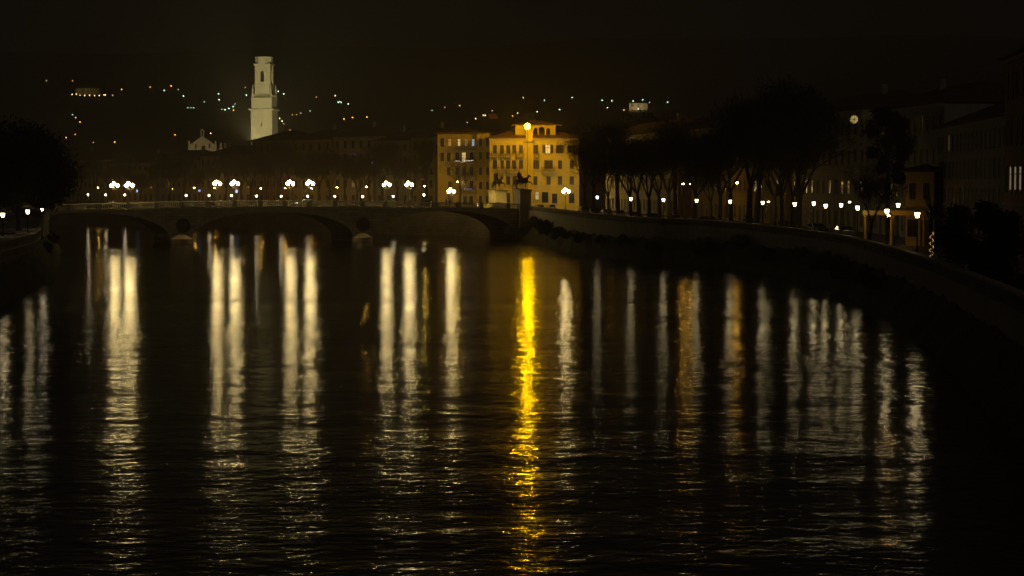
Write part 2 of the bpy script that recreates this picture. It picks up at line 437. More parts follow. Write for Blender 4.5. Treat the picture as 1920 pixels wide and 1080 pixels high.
# bridge candelabra
def candelabra(hgt):
    t = thing('candelabra_lamp', '', 'street lamp')
    g = mb('cast_iron'); g.lathe([(.24,0),(.26,.1),(.17,.2),(.15,.5),(.09,.62),(.075,1.2),(.10,1.3),(.065,1.4),(.06,hgt-.75),(.11,hgt-.68),(.07,hgt-.6),(.045,hgt-.1),(.10,hgt-.02),(.09,hgt+.06)], (0,0,0), 10)
    g.build('post', t, True)
    for k in range(3):
        a = R(90 + 120*k + 12); c, s = math.cos(a), math.sin(a); g = mb('cast_iron'); pts = [(.06,hgt-.66),(.3,hgt-.82),(.58,hgt-.76),(.70,hgt-.55),(.70,hgt-.36)]
        for (r0, z0), (r1, z1) in zip(pts, pts[1:]): g.tube((r0*c,r0*s,z0),(r1*c,r1*s,z1),.035,.035,6)
        g.lathe([(.03,-.08),(.10,0),(.10,.05)], (.70*c,.70*s,hgt-.36), 8)
        arm = g.build('arm', t)
        mb('bridge_globe').ball((.70*c,.70*s,hgt-.02), .30, 10).build('globe', arm, True)
    mb('bridge_globe').ball((0,0,hgt+.36), .30, 10).build('globe', t, True)
    return t
cand = candelabra(3.2); used = False
for side, y in (('near', .2), ('far', BW-.2)):
    for q, tt in enumerate((-27, -7.26, 7.26, 27)):
        p = bw(tt, y, bz(tt) + .062)
        place(cand, used, p, TH, f'globe-cluster lamp on the {side} parapet of the bridge, {ORD[q]} from the left', 'globe lamps along the bridge'); used = True
cand2 = candelabra(4.1)
cand3 = candelabra(2.15)
place(cand3, False, bw(40.6, BW-.2, bz(40.6)+.0), TH, 'lone globe-cluster lamp near the right end of the far bridge parapet')
place(cand2, False, P(1060, 346, 436).xy.to_3d() + Vector((0,0,GZ)), R(20), 'globe-cluster lamp before the right end of the yellow palazzo')

# statue pedestals and riders
def pedestal(loc, w, z0, z1, label):
    t = thing('statue_pedestal', label, 'pedestal', loc, TH)
    g = mb('pale_stone'); g.box(-w/2, w/2, -w*.75, w*.75, z0, z1-.45); g.build('shaft', t)
    g = mb('pale_stone'); g.box(-w/2-.12, w/2+.12, -w*.75-.12, w*.75+.12, z1-.449, z1-.2); g.box(-w/2-.22, w/2+.22, -w*.75-.22, w*.75+.22, z1-.199, z1); g.build('cap', t)
    g = mb('pale_stone'); g.box(-w/2-.15, w/2+.15, -w*.75-.15, w*.75+.15, z0-.0, z0+.35); g.build('base', t)
    return t
ZP1 = Z(355, 420)
pedestal(bw(50.9, .9, 0), 2.3, .5, ZP1, 'tall stone pedestal rising from the water at the near right end of the bridge')
ZP2 = Z(356.5, 434)
pf = P(933, 346, 436); pf.z = 0
pedestal(pf, 2.5, GZ, ZP2, 'brightly lit stone pedestal at the far right end of the bridge')
def rider_statue(loc, rz, label, rear):
    t = thing('equestrian_statue', label, 'statue', loc, rz)
    V = []; E = []; RR = []
    def ch(pts, start=None):
        prev = start
        for x, y, z, r in pts:
            V.append((x,y,z)); RR.append(r)
            if prev is not None: E.append((prev, len(V)-1))
            prev = len(V)-1
        return prev
    ch([(-.05,0,1.72,.40)]); ch([(-.75,0,1.78,.42)], 0); ch([(.65,0,1.78,.42)], 0)
    ch([(1.0,0,2.2,.27),(1.22,0,2.68,.18),(1.45,0,2.66,.16),(1.68,0,2.36,.10),(1.78,0,2.22,.085)], 2)
    for s in (-1, 1):
        k = .18 if s > 0 else 0
        ch([(-.9-k,.24*s,1.2,.22),(-1.15-k,.24*s,.75,.12),(-1.0-k,.24*s,.22,.08),(-.9-k,.24*s,.06,.10)], 1)
    ch([(.7,.22,1.2,.18),(.72,.22,.65,.10),(.68,.22,.2,.075),(.74,.22,.06,.10)], 2)
    ch([(1.15,-.22,1.4,.17),(1.7,-.22,1.42,.11),(1.95,-.22,.95,.075),(1.9,-.22,.75,.09)], 2)
    ch([(-1.2,0,1.85,.10),(-1.55,0,1.35,.14),(-1.85,0,.7,.08),(-1.95,0,.45,.04)], 1)
    ear = ch([(1.22,.07,2.92,.04)], 4)
    skin('horse', V, E, RR, 'statue_bronze', t)
    V = []; E = []; RR = []
    ch([(-.2,0,2.12,.24)]); ch([(-.26,0,2.45,.22),(-.30,0,2.78,.25),(-.28,0,3.0,.09),(-.24,0,3.2,.14),(-.22,0,3.36,.10)], 0)
    for s in (-1, 1): ch([(.05,.4*s,1.95,.17),(.25,.5*s,1.5,.12),(.05,.5*s,1.05,.08),(.22,.5*s,.98,.07)], 0)
    ch([(-.3,.30,2.78,.12),(-.1,.42,2.5,.09),(.3,.25,2.35,.07),(.42,.2,2.35,.06)], 2)
    ch([(-.4,-.32,2.85,.12),(-.62,-.42,3.1,.09),(-.55,-.4,3.5,.07),(-.52,-.4,3.62,.06)], 2)
    skin('rider', V, E, RR, 'statue_bronze', t)
    g = mb('statue_bronze')
    g.add([(-.45,-.1,2.9),(-.75,-.18,3.45),(-.98,-.2,3.2),(-1.05,-.2,2.5),(-.85,-.15,1.95),(-.5,-.1,2.1), (-.45,.1,2.9),(-.75,.18,3.4),(-.98,.2,3.1),(-1.05,.2,2.5),(-.85,.15,1.95),(-.5,.1,2.1)],
          [(0,1,2,3,4,5),(11,10,9,8,7,6)] + [(i,(i+1) % 6,(i+1) % 6+6,i+6) for i in range(6)])
    g.build('cloak', t)
    g = mb('dark_bronze'); g.box(-1.35,1.15,-.6,.6,-.0,.06); g.build('plinth', t)
    return t
s1 = rider_statue(bw(50.9, .9, ZP1 + .002), R(6), 'dark bronze horse and rider on the near pedestal, facing right', True)
s2 = rider_statue(pf + Vector((0,0,ZP2 + .002)), R(50), 'dark bronze horse and rider on the brightly lit far pedestal', False)

# ---------------------------------------------------------------- buildings
def window_mesh(w, h, kind):
    g = mb('window_stone'); f = .14
    g.box(-w/2-f, -w/2, -.07, .02, -h/2-f, h/2+f); g.box(w/2, w/2+f, -.07, .02, -h/2-f, h/2+f)
    g.box(-w/2, w/2, -.07, .02, h/2, h/2+f); g.box(-w/2-f-.06, w/2+f+.06, -.16, .02, -h/2-f-.1, -h/2-f-.001)
    return g
PANES = {}
def add_window(par, x, z, w, h, pane='shutter', y=0, name='window'):
    key = (round(w,2), round(h,2), pane)
    if key not in PANES:
        f = window_mesh(w, h, pane).build(name)
        g = mb(pane)
        if 'shutter' in pane:
            g.box(-w/2, -.015, -.05, .01, -h/2, h/2); g.box(.015, w/2, -.05, .01, -h/2, h/2)
            n = max(3, int(h/.22))
            for i in range(n):
                zz = -h/2 + h*(i+.5)/n
                g.box(-w/2+.08, -.09, -.062, -.049, zz-.06, zz+.03); g.box(.09, w/2-.08, -.062, -.049, zz-.06, zz+.03)
            c = g.build('shutter', f)
        else:
            g.box(-w/2, w/2, -.015, .01, -h/2, h/2)
            g.use('iron_rail'); g.box(-.03, .03, -.05, -.016, -h/2, h/2); g.box(-w/2, w/2, -.045, -.017, h*.18-.03, h*.18+.03)
            c = g.build('pane', f)
        PANES[key] = f; o = f
    else:
        o = PANES[key].copy(); C.objects.link(o)
        for ch in PANES[key].children:
            c = ch.copy(); C.objects.link(c); c.parent = o
    o.parent = par; o.location = (x, y, z); o.rotation_euler = (0,0,0)
    return o
def balcony(par, x0, x1, z, d=1.0, y=0, rail='iron_rail'):
    g = mb('window_stone'); g.box(x0, x1, y-d, y-.002, z-.16, z); 
    for q in (x0+.25, x1-.25): g.prism([(q-.1, z-.161), (q+.1, z-.161), (q+.06, z-.6), (q-.06, z-.6)], y-d*.6, y-.003)
    o = g.build('balcony', par)
    g = mb(rail); 
    for a in [x0+.05 + (x1-x0-.1)*i/max(4, int((x1-x0)/.16)) for i in range(max(4, int((x1-x0)/.16))+1)]: g.box(a-.015, a+.015, y-d+.03, y-d+.06, z, z+.92)
    for s in (x0+.03, x1-.06):
        for q in range(5): g.box(s, s+.03, y-d+.07+q*.2, y-d+.10+q*.2, z, z+.92)
    g.box(x0, x1, y-d+.02, y-d+.07, z+.921, z+.97); g.build('railing', o)
    return o
def hip(g, x0, x1, y0, y1, z, rise, ov=.6):
    x0 -= ov; x1 += ov; y0 -= ov; y1 += ov; h = min((y1-y0)/2, (x1-x0)/2*.95)
    ym = (y0+y1)/2
    g.add([(x0,y0,z),(x1,y0,z),(x1,y1,z),(x0,y1,z),(x0+h,ym,z+rise),(x1-h,ym,z+rise),(x0,y0,z-.14),(x1,y0,z-.14),(x1,y1,z-.14),(x0,y1,z-.14)],
          [(0,1,5,4),(1,2,5),(2,3,4,5),(3,0,4),(0,6,7,1),(1,7,8,2),(2,8,9,3),(3,9,6,0),(9,8,7,6)])
    return g
def building(name, label, a, c, depth, z1, floors, wall='cream_plaster', rise=2.6, step=2.7, ww=1.0, lit={}, shut='shutter', z0=GZ, seed=0, gwide=False, side=False, chimney=1):
    a = Vector(a); c = Vector(c); d = c-a; Lh = d.length
    t = thing(name, label, 'building', (a.x, a.y, 0), math.atan2(d.y, d.x))
    mb(wall).box(0, Lh, 0, depth, min(z0-.3, 3.8), z1).build('wall', t)
    r = hip(mb('roof_tile'), 0, Lh, 0, depth, z1+.16, rise).build('roof', t)
    rnd = random.Random(seed)
    for k in range(chimney):
        q = Lh*rnd.uniform(.25,.75); g = mb('grey_plaster'); g.box(q-.35, q+.35, depth*.4, depth*.4+.7, z1+rise*.5, z1+rise+1.1); g.use('roof_tile'); g.box(q-.42,q+.42,depth*.4-.07,depth*.4+.77,z1+rise+1.101,z1+rise+1.2); g.build('chimney', r)
    g = mb('window_stone'); g.box(-.12, Lh+.12, -.22, -.002, z1-.35, z1-.02); g.build('cornice', t)
    mb('window_stone').box(-.05, Lh+.05, -.09, -.002, z0+3.9, z0+4.08).build('string_course', t)
    n = max(2, int(Lh/step)); fh = (z1-z0-.4-4.1)/max(1, floors-1)
    for fl in range(floors):
        for i in range(n):
            x = Lh*(i+.5)/n
            key = lit.get((i, fl))
            if fl == 0:
                if i % 3 == 1: 
                    g = mb('window_stone'); g.box(x-.85,x-.65,-.08,-.002,z0,z0+2.9); g.box(x+.65,x+.85,-.08,-.002,z0,z0+2.9); g.box(x-.85,x+.85,-.08,-.002,z0+2.901,z0+3.1)
                    o = g.build('door', t); g = mb('shutter'); g.box(x-.649,x-.01,-.05,-.002,z0,z0+2.899); g.box(x+.01,x+.649,-.05,-.002,z0,z0+2.899); g.build('door_leaf', o)
                else: add_window(t, x, z0+2.0, 1.1, 1.9, key or rnd.choice(['dark_pane', shut]))
            else:
                z = z0 + 4.1 + fh*(fl-1) + fh*.52
                add_window(t, x, z, ww, min(1.75, fh*.58), key or rnd.choice([shut, shut, 'dark_pane']))
    if side:
        for fl in range(1, floors):
            for q in (depth*.3, depth*.7):
                o = add_window(t, 0, z0+4.1+fh*(fl-1)+fh*.52, ww, min(1.75, fh*.58), shut); o.rotation_euler = (0,0,R(-90)); o.location = (0, q, o.location.z)
    return t

# --- the yellow palazzo
DP = 445.0
pal = thing('yellow_palazzo', 'yellow corner palazzo with arched rooftop loggia, shutters and balconies', 'building', (X(918, DP), DP, 0))
px0 = X(918, DP)
def lx(px): return X(px, DP) - px0
def lz(py): return Z(py, DP)
WP = lx(1086)
mb('yellow_plaster').box(0, WP, 0, 14, GZ-.3, lz(259)).build('wall', pal)
g = mb('yellow_plaster'); g.box(lx(985), lx(1000), -.3, -.002, GZ-.3, lz(264)); g.build('bay', pal)
r = hip(mb('roof_tile'), 0, WP, 0, 14, lz(258), 2.4, .7).build('roof', pal)
g = mb('yellow_plaster'); g.box(lx(986), lx(999), -.8, .9, lz(264)+.001, lz(246)); g.use('window_stone'); g.box(lx(985)-.1, lx(1000)+.1, -.95, 1.05, lz(246)+.001, lz(244.5)); g.box(lx(985)-.15, lx(1000)+.15, -1.0, -.001, lz(265.5), lz(264)); g.build('chimney', pal)
# the loggia: a rooftop storey with three arched openings cut in its front
def arched_front(g, x0, x1, y0, y1, z0, z1, holes):
    """wall slab between y0..y1 with arched holes (xc, w, zsill, zspring)"""
    cuts = sorted({x0, x1} | {q for xc, w, s, sp in holes for k in range(9) for q in (xc - w/2*math.cos(math.pi*k/8),)})
    for a, c in zip(cuts, cuts[1:]):
        m = (a+c)/2; hole = next((h for h in holes if abs(m-h[0]) < h[1]/2), None)
        if not hole: g.box(a, c, y0, y1, z0, z1)
        else:
            xc, w, s, sp = hole
            def top(x): return sp + math.sqrt(max(0, (w/2)**2 - (x-xc)**2))
            if s > z0+.01: g.box(a, c, y0, y1, z0, s)
            g.prism([(a, top(a)), (c, top(c)), (c, z1), (a, z1)], y0, y1)
    return g
LX0, LX1 = lx(966), lx(1042)
g = mb('yellow_plaster')
arched_front(g, lx(999)+.15, LX1, 1.2, 1.6, lz(259)-.05, lz(235), [(lx(1003.5)+.1, .85, lz(257), lz(243.5)), (lx(1015.5), 1.25, lz(257), lz(243)), (lx(1028), .85, lz(257), lz(243.5))])
g.box(LX0, lx(999)+.149, 1.2, 9, lz(259)-.05, lz(235)); g.box(lx(999)+.15, LX1, 8.6, 9, lz(259)-.05, lz(235)); g.box(LX1-.4, LX1-.001, 1.601, 8.599, lz(259)-.05, lz(235))
lg = g.build('loggia', pal)
g = mb('roof_tile'); g.frustum(LX0-.8, LX1+1.2, .4, 9.8, lz(235)+.002, LX0-.8, LX1+1.2, .4, 9.8, lz(233.6)); g.frustum(LX0-.7, LX1+1.1, .5, 9.7, lz(233.6)+.001, LX0+3, LX1-3, 4, 6, lz(233)+.9); g.build('loggia_roof', lg)
g = mb('window_stone'); g.box(-.15, WP+.15, -.3, -.002, lz(263), lz(259.5)); g.build('cornice', pal)
g = mb('window_stone'); g.box(-.06, lx(985), -.1, -.002, lz(349), lz(347.5)); g.box(lx(1000), WP+.06, -.1, -.002, lz(349), lz(347.5)); g.build('string_course', pal)
for px in (928, 941, 953, 964, 977): add_window(pal, lx(px), lz(280), .75, 1.75, 'shutter')
for px, pw in ((1004, 1.05), (1049.5, 1.6), (1071, 1.6)): add_window(pal, lx(px), lz(279.5), pw, 1.75, 'shutter')
add_window(pal, lx(1027), lz(279.5), .85, 1.75, 'lit_pane_pale')
for s in (-1, 1):
    g = mb('shutter'); q = lx(1027) + s*.85; g.box(q-.28, q+.28, -.13, -.08, lz(279.5)-.87, lz(279.5)+.87); g.build('open_shutter', pal)
for px, pw in ((928, .9), (942, .6), (952.5, .85), (964, .85), (977, .85), (1003.5, 1.65), (1028.5, 1.7), (1050, .8), (1072, .8)): add_window(pal, lx(px), lz(308.5), pw, 1.75, 'shutter')
for px in (953, 965, 977, 1003.5, 1028.5, 1050, 1072): add_window(pal, lx(px), lz(338.5), .85, 1.75, 'shutter')
for px in (930, 953, 966): add_window(pal, lx(px), lz(371), .8, 2.0, 'shutter')
for a, c, y in ((920, 934, 293), (939, 959, 293), (968, 982, 293), (931, 947, 322), (950, 974, 322), (1015, 1042, 322), (1001.5, 1010, 293), (962, 984, 350)): balcony(pal, lx(a), lx(c), lz(y), .9)
add_window(pal, lx(1007), lz(367), .6, 1.5, 'lit_pane_pale'); add_window(pal, lx(1022), lz(370), 1.3, 2.2, 'dark_pane')
add_window(pal, lx(1040), lz(372), 1.1, 2.0, 'dark_pane'); add_window(pal, lx(1072), lz(372), 1.1, 2.0, 'dark_pane')

# the big golden lamp on its bracket in front of the palazzo's chimney
gh = Z(237, DP-9) - GZ
gl = thing('street_mast_lamp', 'brilliant golden lamp on a tall thin mast in front of the yellow palazzo', 'street lamp', (X(989, DP-9), DP-9, GZ))
g = mb('mast_black'); g.lathe([(.10,0),(.08,1.2),(.035,gh-.72),(.09,gh-.66),(.20,gh-.60)], (0,0,0), 8); g.lathe([(.64,gh+.58),(.52,gh+.68),(.05,gh+.8)], (0,0,0), 12)
for k in range(3): g.tube((.22*math.cos(2.1*k+.5),.22*math.sin(2.1*k+.5),gh-.62),(.62*math.cos(2.1*k+.5),.62*math.sin(2.1*k+.5),gh+.6),.02,.02,4)
g.build('mast', gl)
mb('gold_lamp').ball((0,0,gh), .60, 12).build('bulb', gl, True)

# --- the block left of the palazzo
DA = 452.0; ax0 = X(820, DA)
ann = thing('balcony_apartment_block', 'tall ochre apartment block with stacked balconies and a few lit windows', 'building', (ax0, DA, 0))
def ax(px): return X(px, DA) - ax0
def az(py): return Z(py, DA)
mb('ochre_plaster').box(ax(894), ax(919), 0, 13, GZ-.3, az(249)).build('wall', ann)
mb('ochre_plaster').box(0, ax(894)-.002, 1.6, 13, GZ-.3, az(251)).build('wall', ann)
g = hip(mb('roof_tile'), 0, ax(919), 0, 13, az(248)-.1, 1.2, .5); g.build('roof', ann)
for y in (267, 292, 321, 348, 374):
    for px in (901, 914): add_window(ann, ax(px), az(y), .55, 1.5, 'shutter')
for px, p in ((843, 'lit_pane_orange'), (860.5, 'lit_pane_warm'), (874, 'lit_pane_dim'), (887, 'lit_pane_blue')): add_window(ann, ax(px), az(267), .45, 1.4, p, 1.6)
for px, y, p in ((869.5, 294, 'lit_pane_warm'), (857, 294, 'dark_pane'), (884, 294, 'dark_pane'), (841, 294, 'shutter'), (829, 294, 'shutter'), (829, 267, 'shutter'), (858, 320, 'shutter'), (870, 322, 'dark_pane'), (884, 321, 'dark_pane'), (841, 321, 'shutter'), (869, 348, 'lit_pane_dim'), (884, 347, 'dark_pane'), (843, 348, 'shutter'), (843, 374, 'dark_pane'), (871, 376, 'dark_pane'), (883, 376, 'dark_pane')):
    add_window(ann, ax(px), az(y), .75, 1.8, p, 1.6)
for y in (304, 333, 357): balcony(ann, ax(851), ax(892), az(y), 1.3, 1.6)
g = mb('window_stone'); g.box(ax(851), ax(892), .3, 1.598, az(284), az(281)); g.build('balcony_canopy', ann)
def fairy(name, label, pts, m, r=.06):
    g = mb('iron_rail')
    for a, c in zip(pts, pts[1:]): g.tube(a, c, .012, .012, 3)
    g.use(m)
    for a, c in zip(pts, pts[1:]):
        a = Vector(a); c = Vector(c); n = max(1, int((c-a).length/.22))
        for i in range(n): g.ball(tuple(a.lerp(c, i/n) - Vector((0,.03,0))), r, 4)
    return tag(g.build(name), label, 'string lights')
yb = DA + .3 - .06
fairy('glow_strand', 'white string lights on the middle balcony of the ochre apartment block', [(X(853,yb),yb,az(302)),(X(862,yb),yb,az(302)),(X(864,yb),yb,az(304)),(X(866,yb),yb,az(305)),(X(868,yb),yb,az(303)),(X(873,yb),yb,az(302)),(X(889,yb),yb,az(300.8))], 'fairy_white')
fairy('glow_strand', 'violet-blue string lights on the lowest balcony of the ochre apartment block', [(X(875,yb),yb,az(354.5)),(X(886,yb),yb,az(354))], 'fairy_blue', .05)

# --- right embankment buildings, receding toward the camera
RB = [
 ('town_house', 'long low-lit house with wide eaves right of the palazzo', (19,432), (29,373), 12, Z(252,400), 4, 'cream_plaster', {}),
 ('town_house', 'amber-lit house behind the twin sodium lamps on the right bank', (31,368), (40.5,316), 13, Z(236,345), 4, 'ochre_plaster', {}),
 ('town_house', 'dark house behind the middle of the right-hand row of lanterns', (41,312), (46,278), 13, Z(212,295), 4, 'cream_plaster', {}),
 ('town_house', 'tall dark house behind the nearest cluster of lanterns', (46.5,275), (48.5,240), 13, Z(200,255), 4, 'grey_plaster', {}),
 ('town_house', 'long dark house under sloping eaves at the right edge', (47,236), (43.5,186), 12, 17.0, 4, 'grey_plaster', {(3,3): 'lit_pane_dim'}),
 ('town_house', 'nearest tall dark building at the right edge with three pale lit windows', (39.4,171), (35,125), 14, 20.8, 4, 'red_plaster', {(1,1): 'lit_pane_pale', (2,1): 'lit_pane_pale', (3,1): 'lit_pane_pale'}),
]
for i, (n, l, a, c, d, z1, fl, wl, lit) in enumerate(RB): building(n, l, a, c, d, z1, fl, wl, seed=i, lit=lit, side=(i >= 4), z0=4.2 + (.9 if i == 0 else .5 if i == 1 else .2 if i == 2 else 1.2 if i == 5 else 0))
# orange-lit end house with porch
t = building('corner_house', 'orange-lit corner house with a pillared porch behind the nearest lantern', (42.6,231), (45.4,230), 7, Z(322,231), 2, 'ochre_plaster', seed=8, step=1.3, ww=.7, chimney=0, z0=4.2, rise=.7)
g = mb('ochre_plaster'); g.box(-4.2, 2.6, -2.4, -.3, 7.6, 8.1); 
for q in (-4.0, -1.2, 2.3): g.lathe([(.2,0),(.2,.2),(.14,.25),(.12,3.3),(.2,3.4),(.2,3.6)], (q, -2.1, 4.0), 8)
g.build('porch', t)

# --- far bank buildings behind the bridge
def fb(px): 
    pts = [(0, 640), (150, 580), (500, 506), (820, 458), (930, 446)]
    for (a, d0), (c, d1) in zip(pts, pts[1:]):
        if px <= c: return d0 + (d1-d0)*(px-a)/(c-a)
    return d1
FB = [(-30,105,290,'grey_plaster'),(112,196,300,'cream_plaster'),(200,288,306,'ochre_plaster'),(292,372,300,'grey_plaster'),(376,470,292,'cream_plaster'),(473,545,264,'red_plaster'),(548,622,262,'ochre_plaster'),(626,700,256,'cream_plaster'),(704,768,264,'grey_plaster'),(771,816,258,'ochre_plaster')]
for i, (a, c, ytop, wl) in enumerate(FB):
    da = fb(a)+34; dc = fb(c)+34
    pa = P(a, 346, da); pc = P(c, 346, dc)
    building('riverside_house', f'dark {wl.split("_")[0]} house beyond the far bank trees, {ORD[i]} from the left', pa.xy, pc.xy, 13, Z(ytop, (da+dc)/2), 4 if ytop > 280 else 5, wl, seed=20+i, lit={(2,1): 'lit_pane_dim'} if i in (3, 7) else {})

# ---------------------------------------------------------------- bell tower and church
DT = 1080.0; tw = thing('bell_tower', 'floodlit pale stone bell tower with arched belfry above the roofs', 'tower', (X(496.5, DT), DT, 0), R(-9)); tw.scale = (.95, .95, 1)
S = DT/F
def tz(y): return Z(y, DT)
def stage(g, hw, z0, z1, hw2=None):
    hw2 = hw2 or hw; return g.frustum(-hw,hw,-hw,hw,z0,-hw2,hw2,-hw2,hw2,z1)
g = mb('pale_stone'); stage(g, 5.75, GZ-2, tz(208)); g.build('shaft', tw)
g = mb('pale_stone'); stage(g, 6.0, tz(222), tz(220)); stage(g, 6.2, tz(208)+.002, tz(206), 6.9); stage(g, 6.9, tz(206)+.001, tz(204.5)); g.build('cornice', tw)
g = mb('pale_stone'); stage(g, 5.5, tz(204.5)+.002, tz(186)); stage(g, 5.75, tz(186)+.001, tz(184)); g.build('block', tw)
g = mb('pale_stone'); n = 11
for sx, sy, ax_ in ((0,-1,0),(1,0,1),(-1,0,1),(0,1,0)):
    for i in range(n):
        q = -5.2 + 10.4*i/(n-1)
        a, c = (q, 5.3*sy) if ax_ == 0 else (5.3*sx, q)
        g.box(a-.18, a+.18, c-.18, c+.18, tz(184)+.001, tz(179))
stage(g, 5.45, tz(179)+.001, tz(178)); g.build('balustrade', tw)
g = mb('pale_stone'); stage(g, 4.0, tz(178)+.002, tz(161)); stage(g, 4.5, tz(161)+.001, tz(159.5)); g.build('belfry_base', tw)
for sx in (-1, 1):
    for sy in (-1, 1):
        g = mb('pale_stone'); g.lathe([(.55,0),(.55,1.0),(.32,1.2),(.45,2.2),(.28,3.4),(.12,4.6),(.04,5.4)], (4.95*sx, 4.95*sy, tz(178)+.003), 8); g.build('pinnacle', tw)
hwb = 3.95; zb0 = tz(159.5)+.002; zb1 = tz(124)
for k in range(4):
    g = mb('pale_stone'); g.T = Matrix.Rotation(R(90*k), 4, 'Z')
    arched_front(g, -hwb, hwb-.9, -hwb, -hwb+.9, zb0, zb1, [(0, 1.95, tz(154), tz(137))])
    for q in (-3.55, -2.3, 2.3): g.box(q-.34, q+.34, -hwb-.34, -hwb-.002, zb0, zb1)
    g.box(-1.4, -1.05, -hwb-.15, -hwb-.002, tz(154), tz(136)); g.box(1.05, 1.4, -hwb-.15, -hwb-.002, tz(154), tz(136))
    g.build('belfry_wall', tw)
mb('dark_bronze').box(-hwb+.95, hwb-.95, .6, .75, tz(158), tz(128)).build('dark_interior_sheet', tw)  # plain dark sheet behind the bell stands in for the shaded interior
g = mb('dark_bronze'); g.lathe([(1.0,0),(.85,.4),(.6,1.2),(.5,1.7),(.1,2.0)], (0,-.8,tz(150)), 12); g.tube((-hwb+.9,-.8,tz(150)+2.0),(hwb-.9,-.8,tz(150)+2.0),.15,.15); g.build('bell', tw)
g = mb('pale_stone'); stage(g, 4.4, zb1+.002, tz(121.5)); stage(g, 4.75, tz(121.5)+.001, tz(120.3)); 
g.prism([(-2.6, tz(120.3)+.001), (2.6, tz(120.3)+.001), (0, tz(117.5))], -4.72, -4.4); g.build('entablature', tw)
g = mb('pale_stone'); g.lathe([(4.75,tz(120.3)+.002),(4.75,tz(109)),(4.9,tz(108.5)),(4.9,tz(107))], (0,0,0), 8); g.build('drum', tw)
g = mb('dark_pane'); g.box(-.32,.32,-5.76,-5.745,tz(237.5),tz(231)); g.build('slit_window', tw)

DC = 940.0
ch = thing('gabled_church', 'dimly floodlit church gable with a small bellcote left of the bell tower', 'church', (X(380, DC), DC, 0), R(-6))
hw = 27*DC/F; ze = Z(273.5, DC); zr = Z(255, DC)
mb('pale_stone').prism([(-hw,GZ),(hw,GZ),(hw,ze),(0,zr),(-hw,ze)], 0, .8).build('gable', ch)
g = mb('grey_plaster'); g.box(-hw+.02,hw-.02,.802,22,GZ,ze-.3); g.build('nave', ch)
g = mb('roof_tile'); g.prism([(-hw-.2,ze-.25),(0,zr-.3),(hw+.2,ze-.25),(0,zr-.75)], .803, 22.5); g.build('roof', ch)
g = mb('pale_stone'); g.box(-.75,-.35,0,.7,zr-.25,zr+2.4); g.box(.35,.75,0,.7,zr-.25,zr+2.4); g.prism([(-.9,zr+2.401),(.9,zr+2.401),(0,zr+3.2)],-.05,.75); g.build('bellcote', ch)
for q in (-3.0, 3.2):
    g = mb('dark_pane'); g.box(q-.3,q+.3,-.02,-.003,ze-1.2,ze+1.0); g.build('window', ch)
for q in (-hw+.4, hw-.4):
    g = mb('pale_stone'); g.box(q-.35,q+.35,-.05,.7,ze+.02,ze+2.2); g.build('turret', ch)
g = mb('pale_stone'); g.box(hw+.02,hw+9,2,2.6,GZ,Z(278,DC)); 
for q in range(4): g.box(hw+1+q*2,hw+1.9+q*2,2,2.6,Z(278,DC)+.001,Z(268,DC)); 
g.build('side_wall', ch)
def flood(loc, target, power, col, size=R(40), rad=.6):
    l = bpy.data.lights.new('floodlight', 'SPOT'); l.energy = power; l.color = col; l.spot_size = size; l.spot_blend = .5; l.shadow_soft_size = rad
    o = bpy.data.objects.new('floodlight', l); C.objects.link(o); o.location = loc
    o.rotation_euler = (Vector(target) - Vector(loc)).to_track_quat('-Z', 'Y').to_euler()
    return o
tx = X(496.5, DT)
flood((tx+8, DT-108, 30), (tx, DT, 64), 6.3e5, (1, .90, .44), R(40))
flood(pf + Vector((-5, -9, 7.2)), pf + Vector((0, 0, 7.4)), 4200, (1, .68, .09), R(36), .15)
flood((X(380,DC)-3, DC-26, 18), (X(380,DC), DC, 27), 1.1e4, (1, .78, .36), R(40))

# ---------------------------------------------------------------- street lamps
def lantern_lamp(name, hgt, m, r=.22):
    t = thing(name, '', 'street lamp')
    g = mb('cast_iron'); g.lathe([(.16,0),(.17,.35),(.10,.45),(.065,.6),(.055,hgt-.55),(.09,hgt-.5),(.05,hgt-.42),(.11,hgt-.27)], (0,0,0), 8); g.build('post', t, True)
    l = mb(m).lathe([(r*.62,hgt-.22),(r,hgt+.17)], (0,0,0), 6).build('lantern', t)
    mb('cast_iron').lathe([(r*1.12,hgt+.171),(r*.7,hgt+.28),(.05,hgt+.36),(.02,hgt+.48)], (0,0,0), 6).build('cap', l)
    return t
HP = 3.72
pl = lantern_lamp('promenade_lamp', HP, 'promenade_lantern'); used = False
near = [(1120,370,342),(1183,373,318),(1244,375,303),(1306,376.3,297),(1369,378,287),(1430,380.3,274),(1490,383,259),(1548,386,245),(1608,389.7,229),(1663,396,200),(1720,403,175)]
for i, (px, py, D) in enumerate(near):
    p = P(px, py, D); p.z -= HP
    place(pl, used, p, 0, f'lantern on a dark post along the right river wall, {ORD[i]} from the bridge', 'lanterns along the right river wall'); used = True
for i, (px, py) in enumerate([(1526,381.5),(1577,384.5),(1684,384.5)]):
    D = [268, 252, 238][i]; p = P(px, py, D); p.z -= HP
    place(pl, True, p, 0, ('smaller lantern across the right road, ' + ['leftmost of three', 'middle of three', 'rightmost of three, before the corner house'][i]), 'lanterns across the right road')
for i, (px, py, D) in enumerate([(52,397,239),(5,403,222)]):
    p = P(px, py, D); p.z -= HP
    place(pl, True, p, 0, ['bright white lantern under the big evergreen on the left bank', 'lantern at the left edge of the left bank, half behind leaves'][i])
ll = lantern_lamp('promenade_lamp', 3.5, 'far_lantern', .15); p = P(79,394,258); p.z -= 3.5
place(ll, False, p, 0, 'small yellowish lantern right of the bright one on the left bank')
fl_ = lantern_lamp('riverside_lamp', 2.75, 'far_lantern', .22); used = False
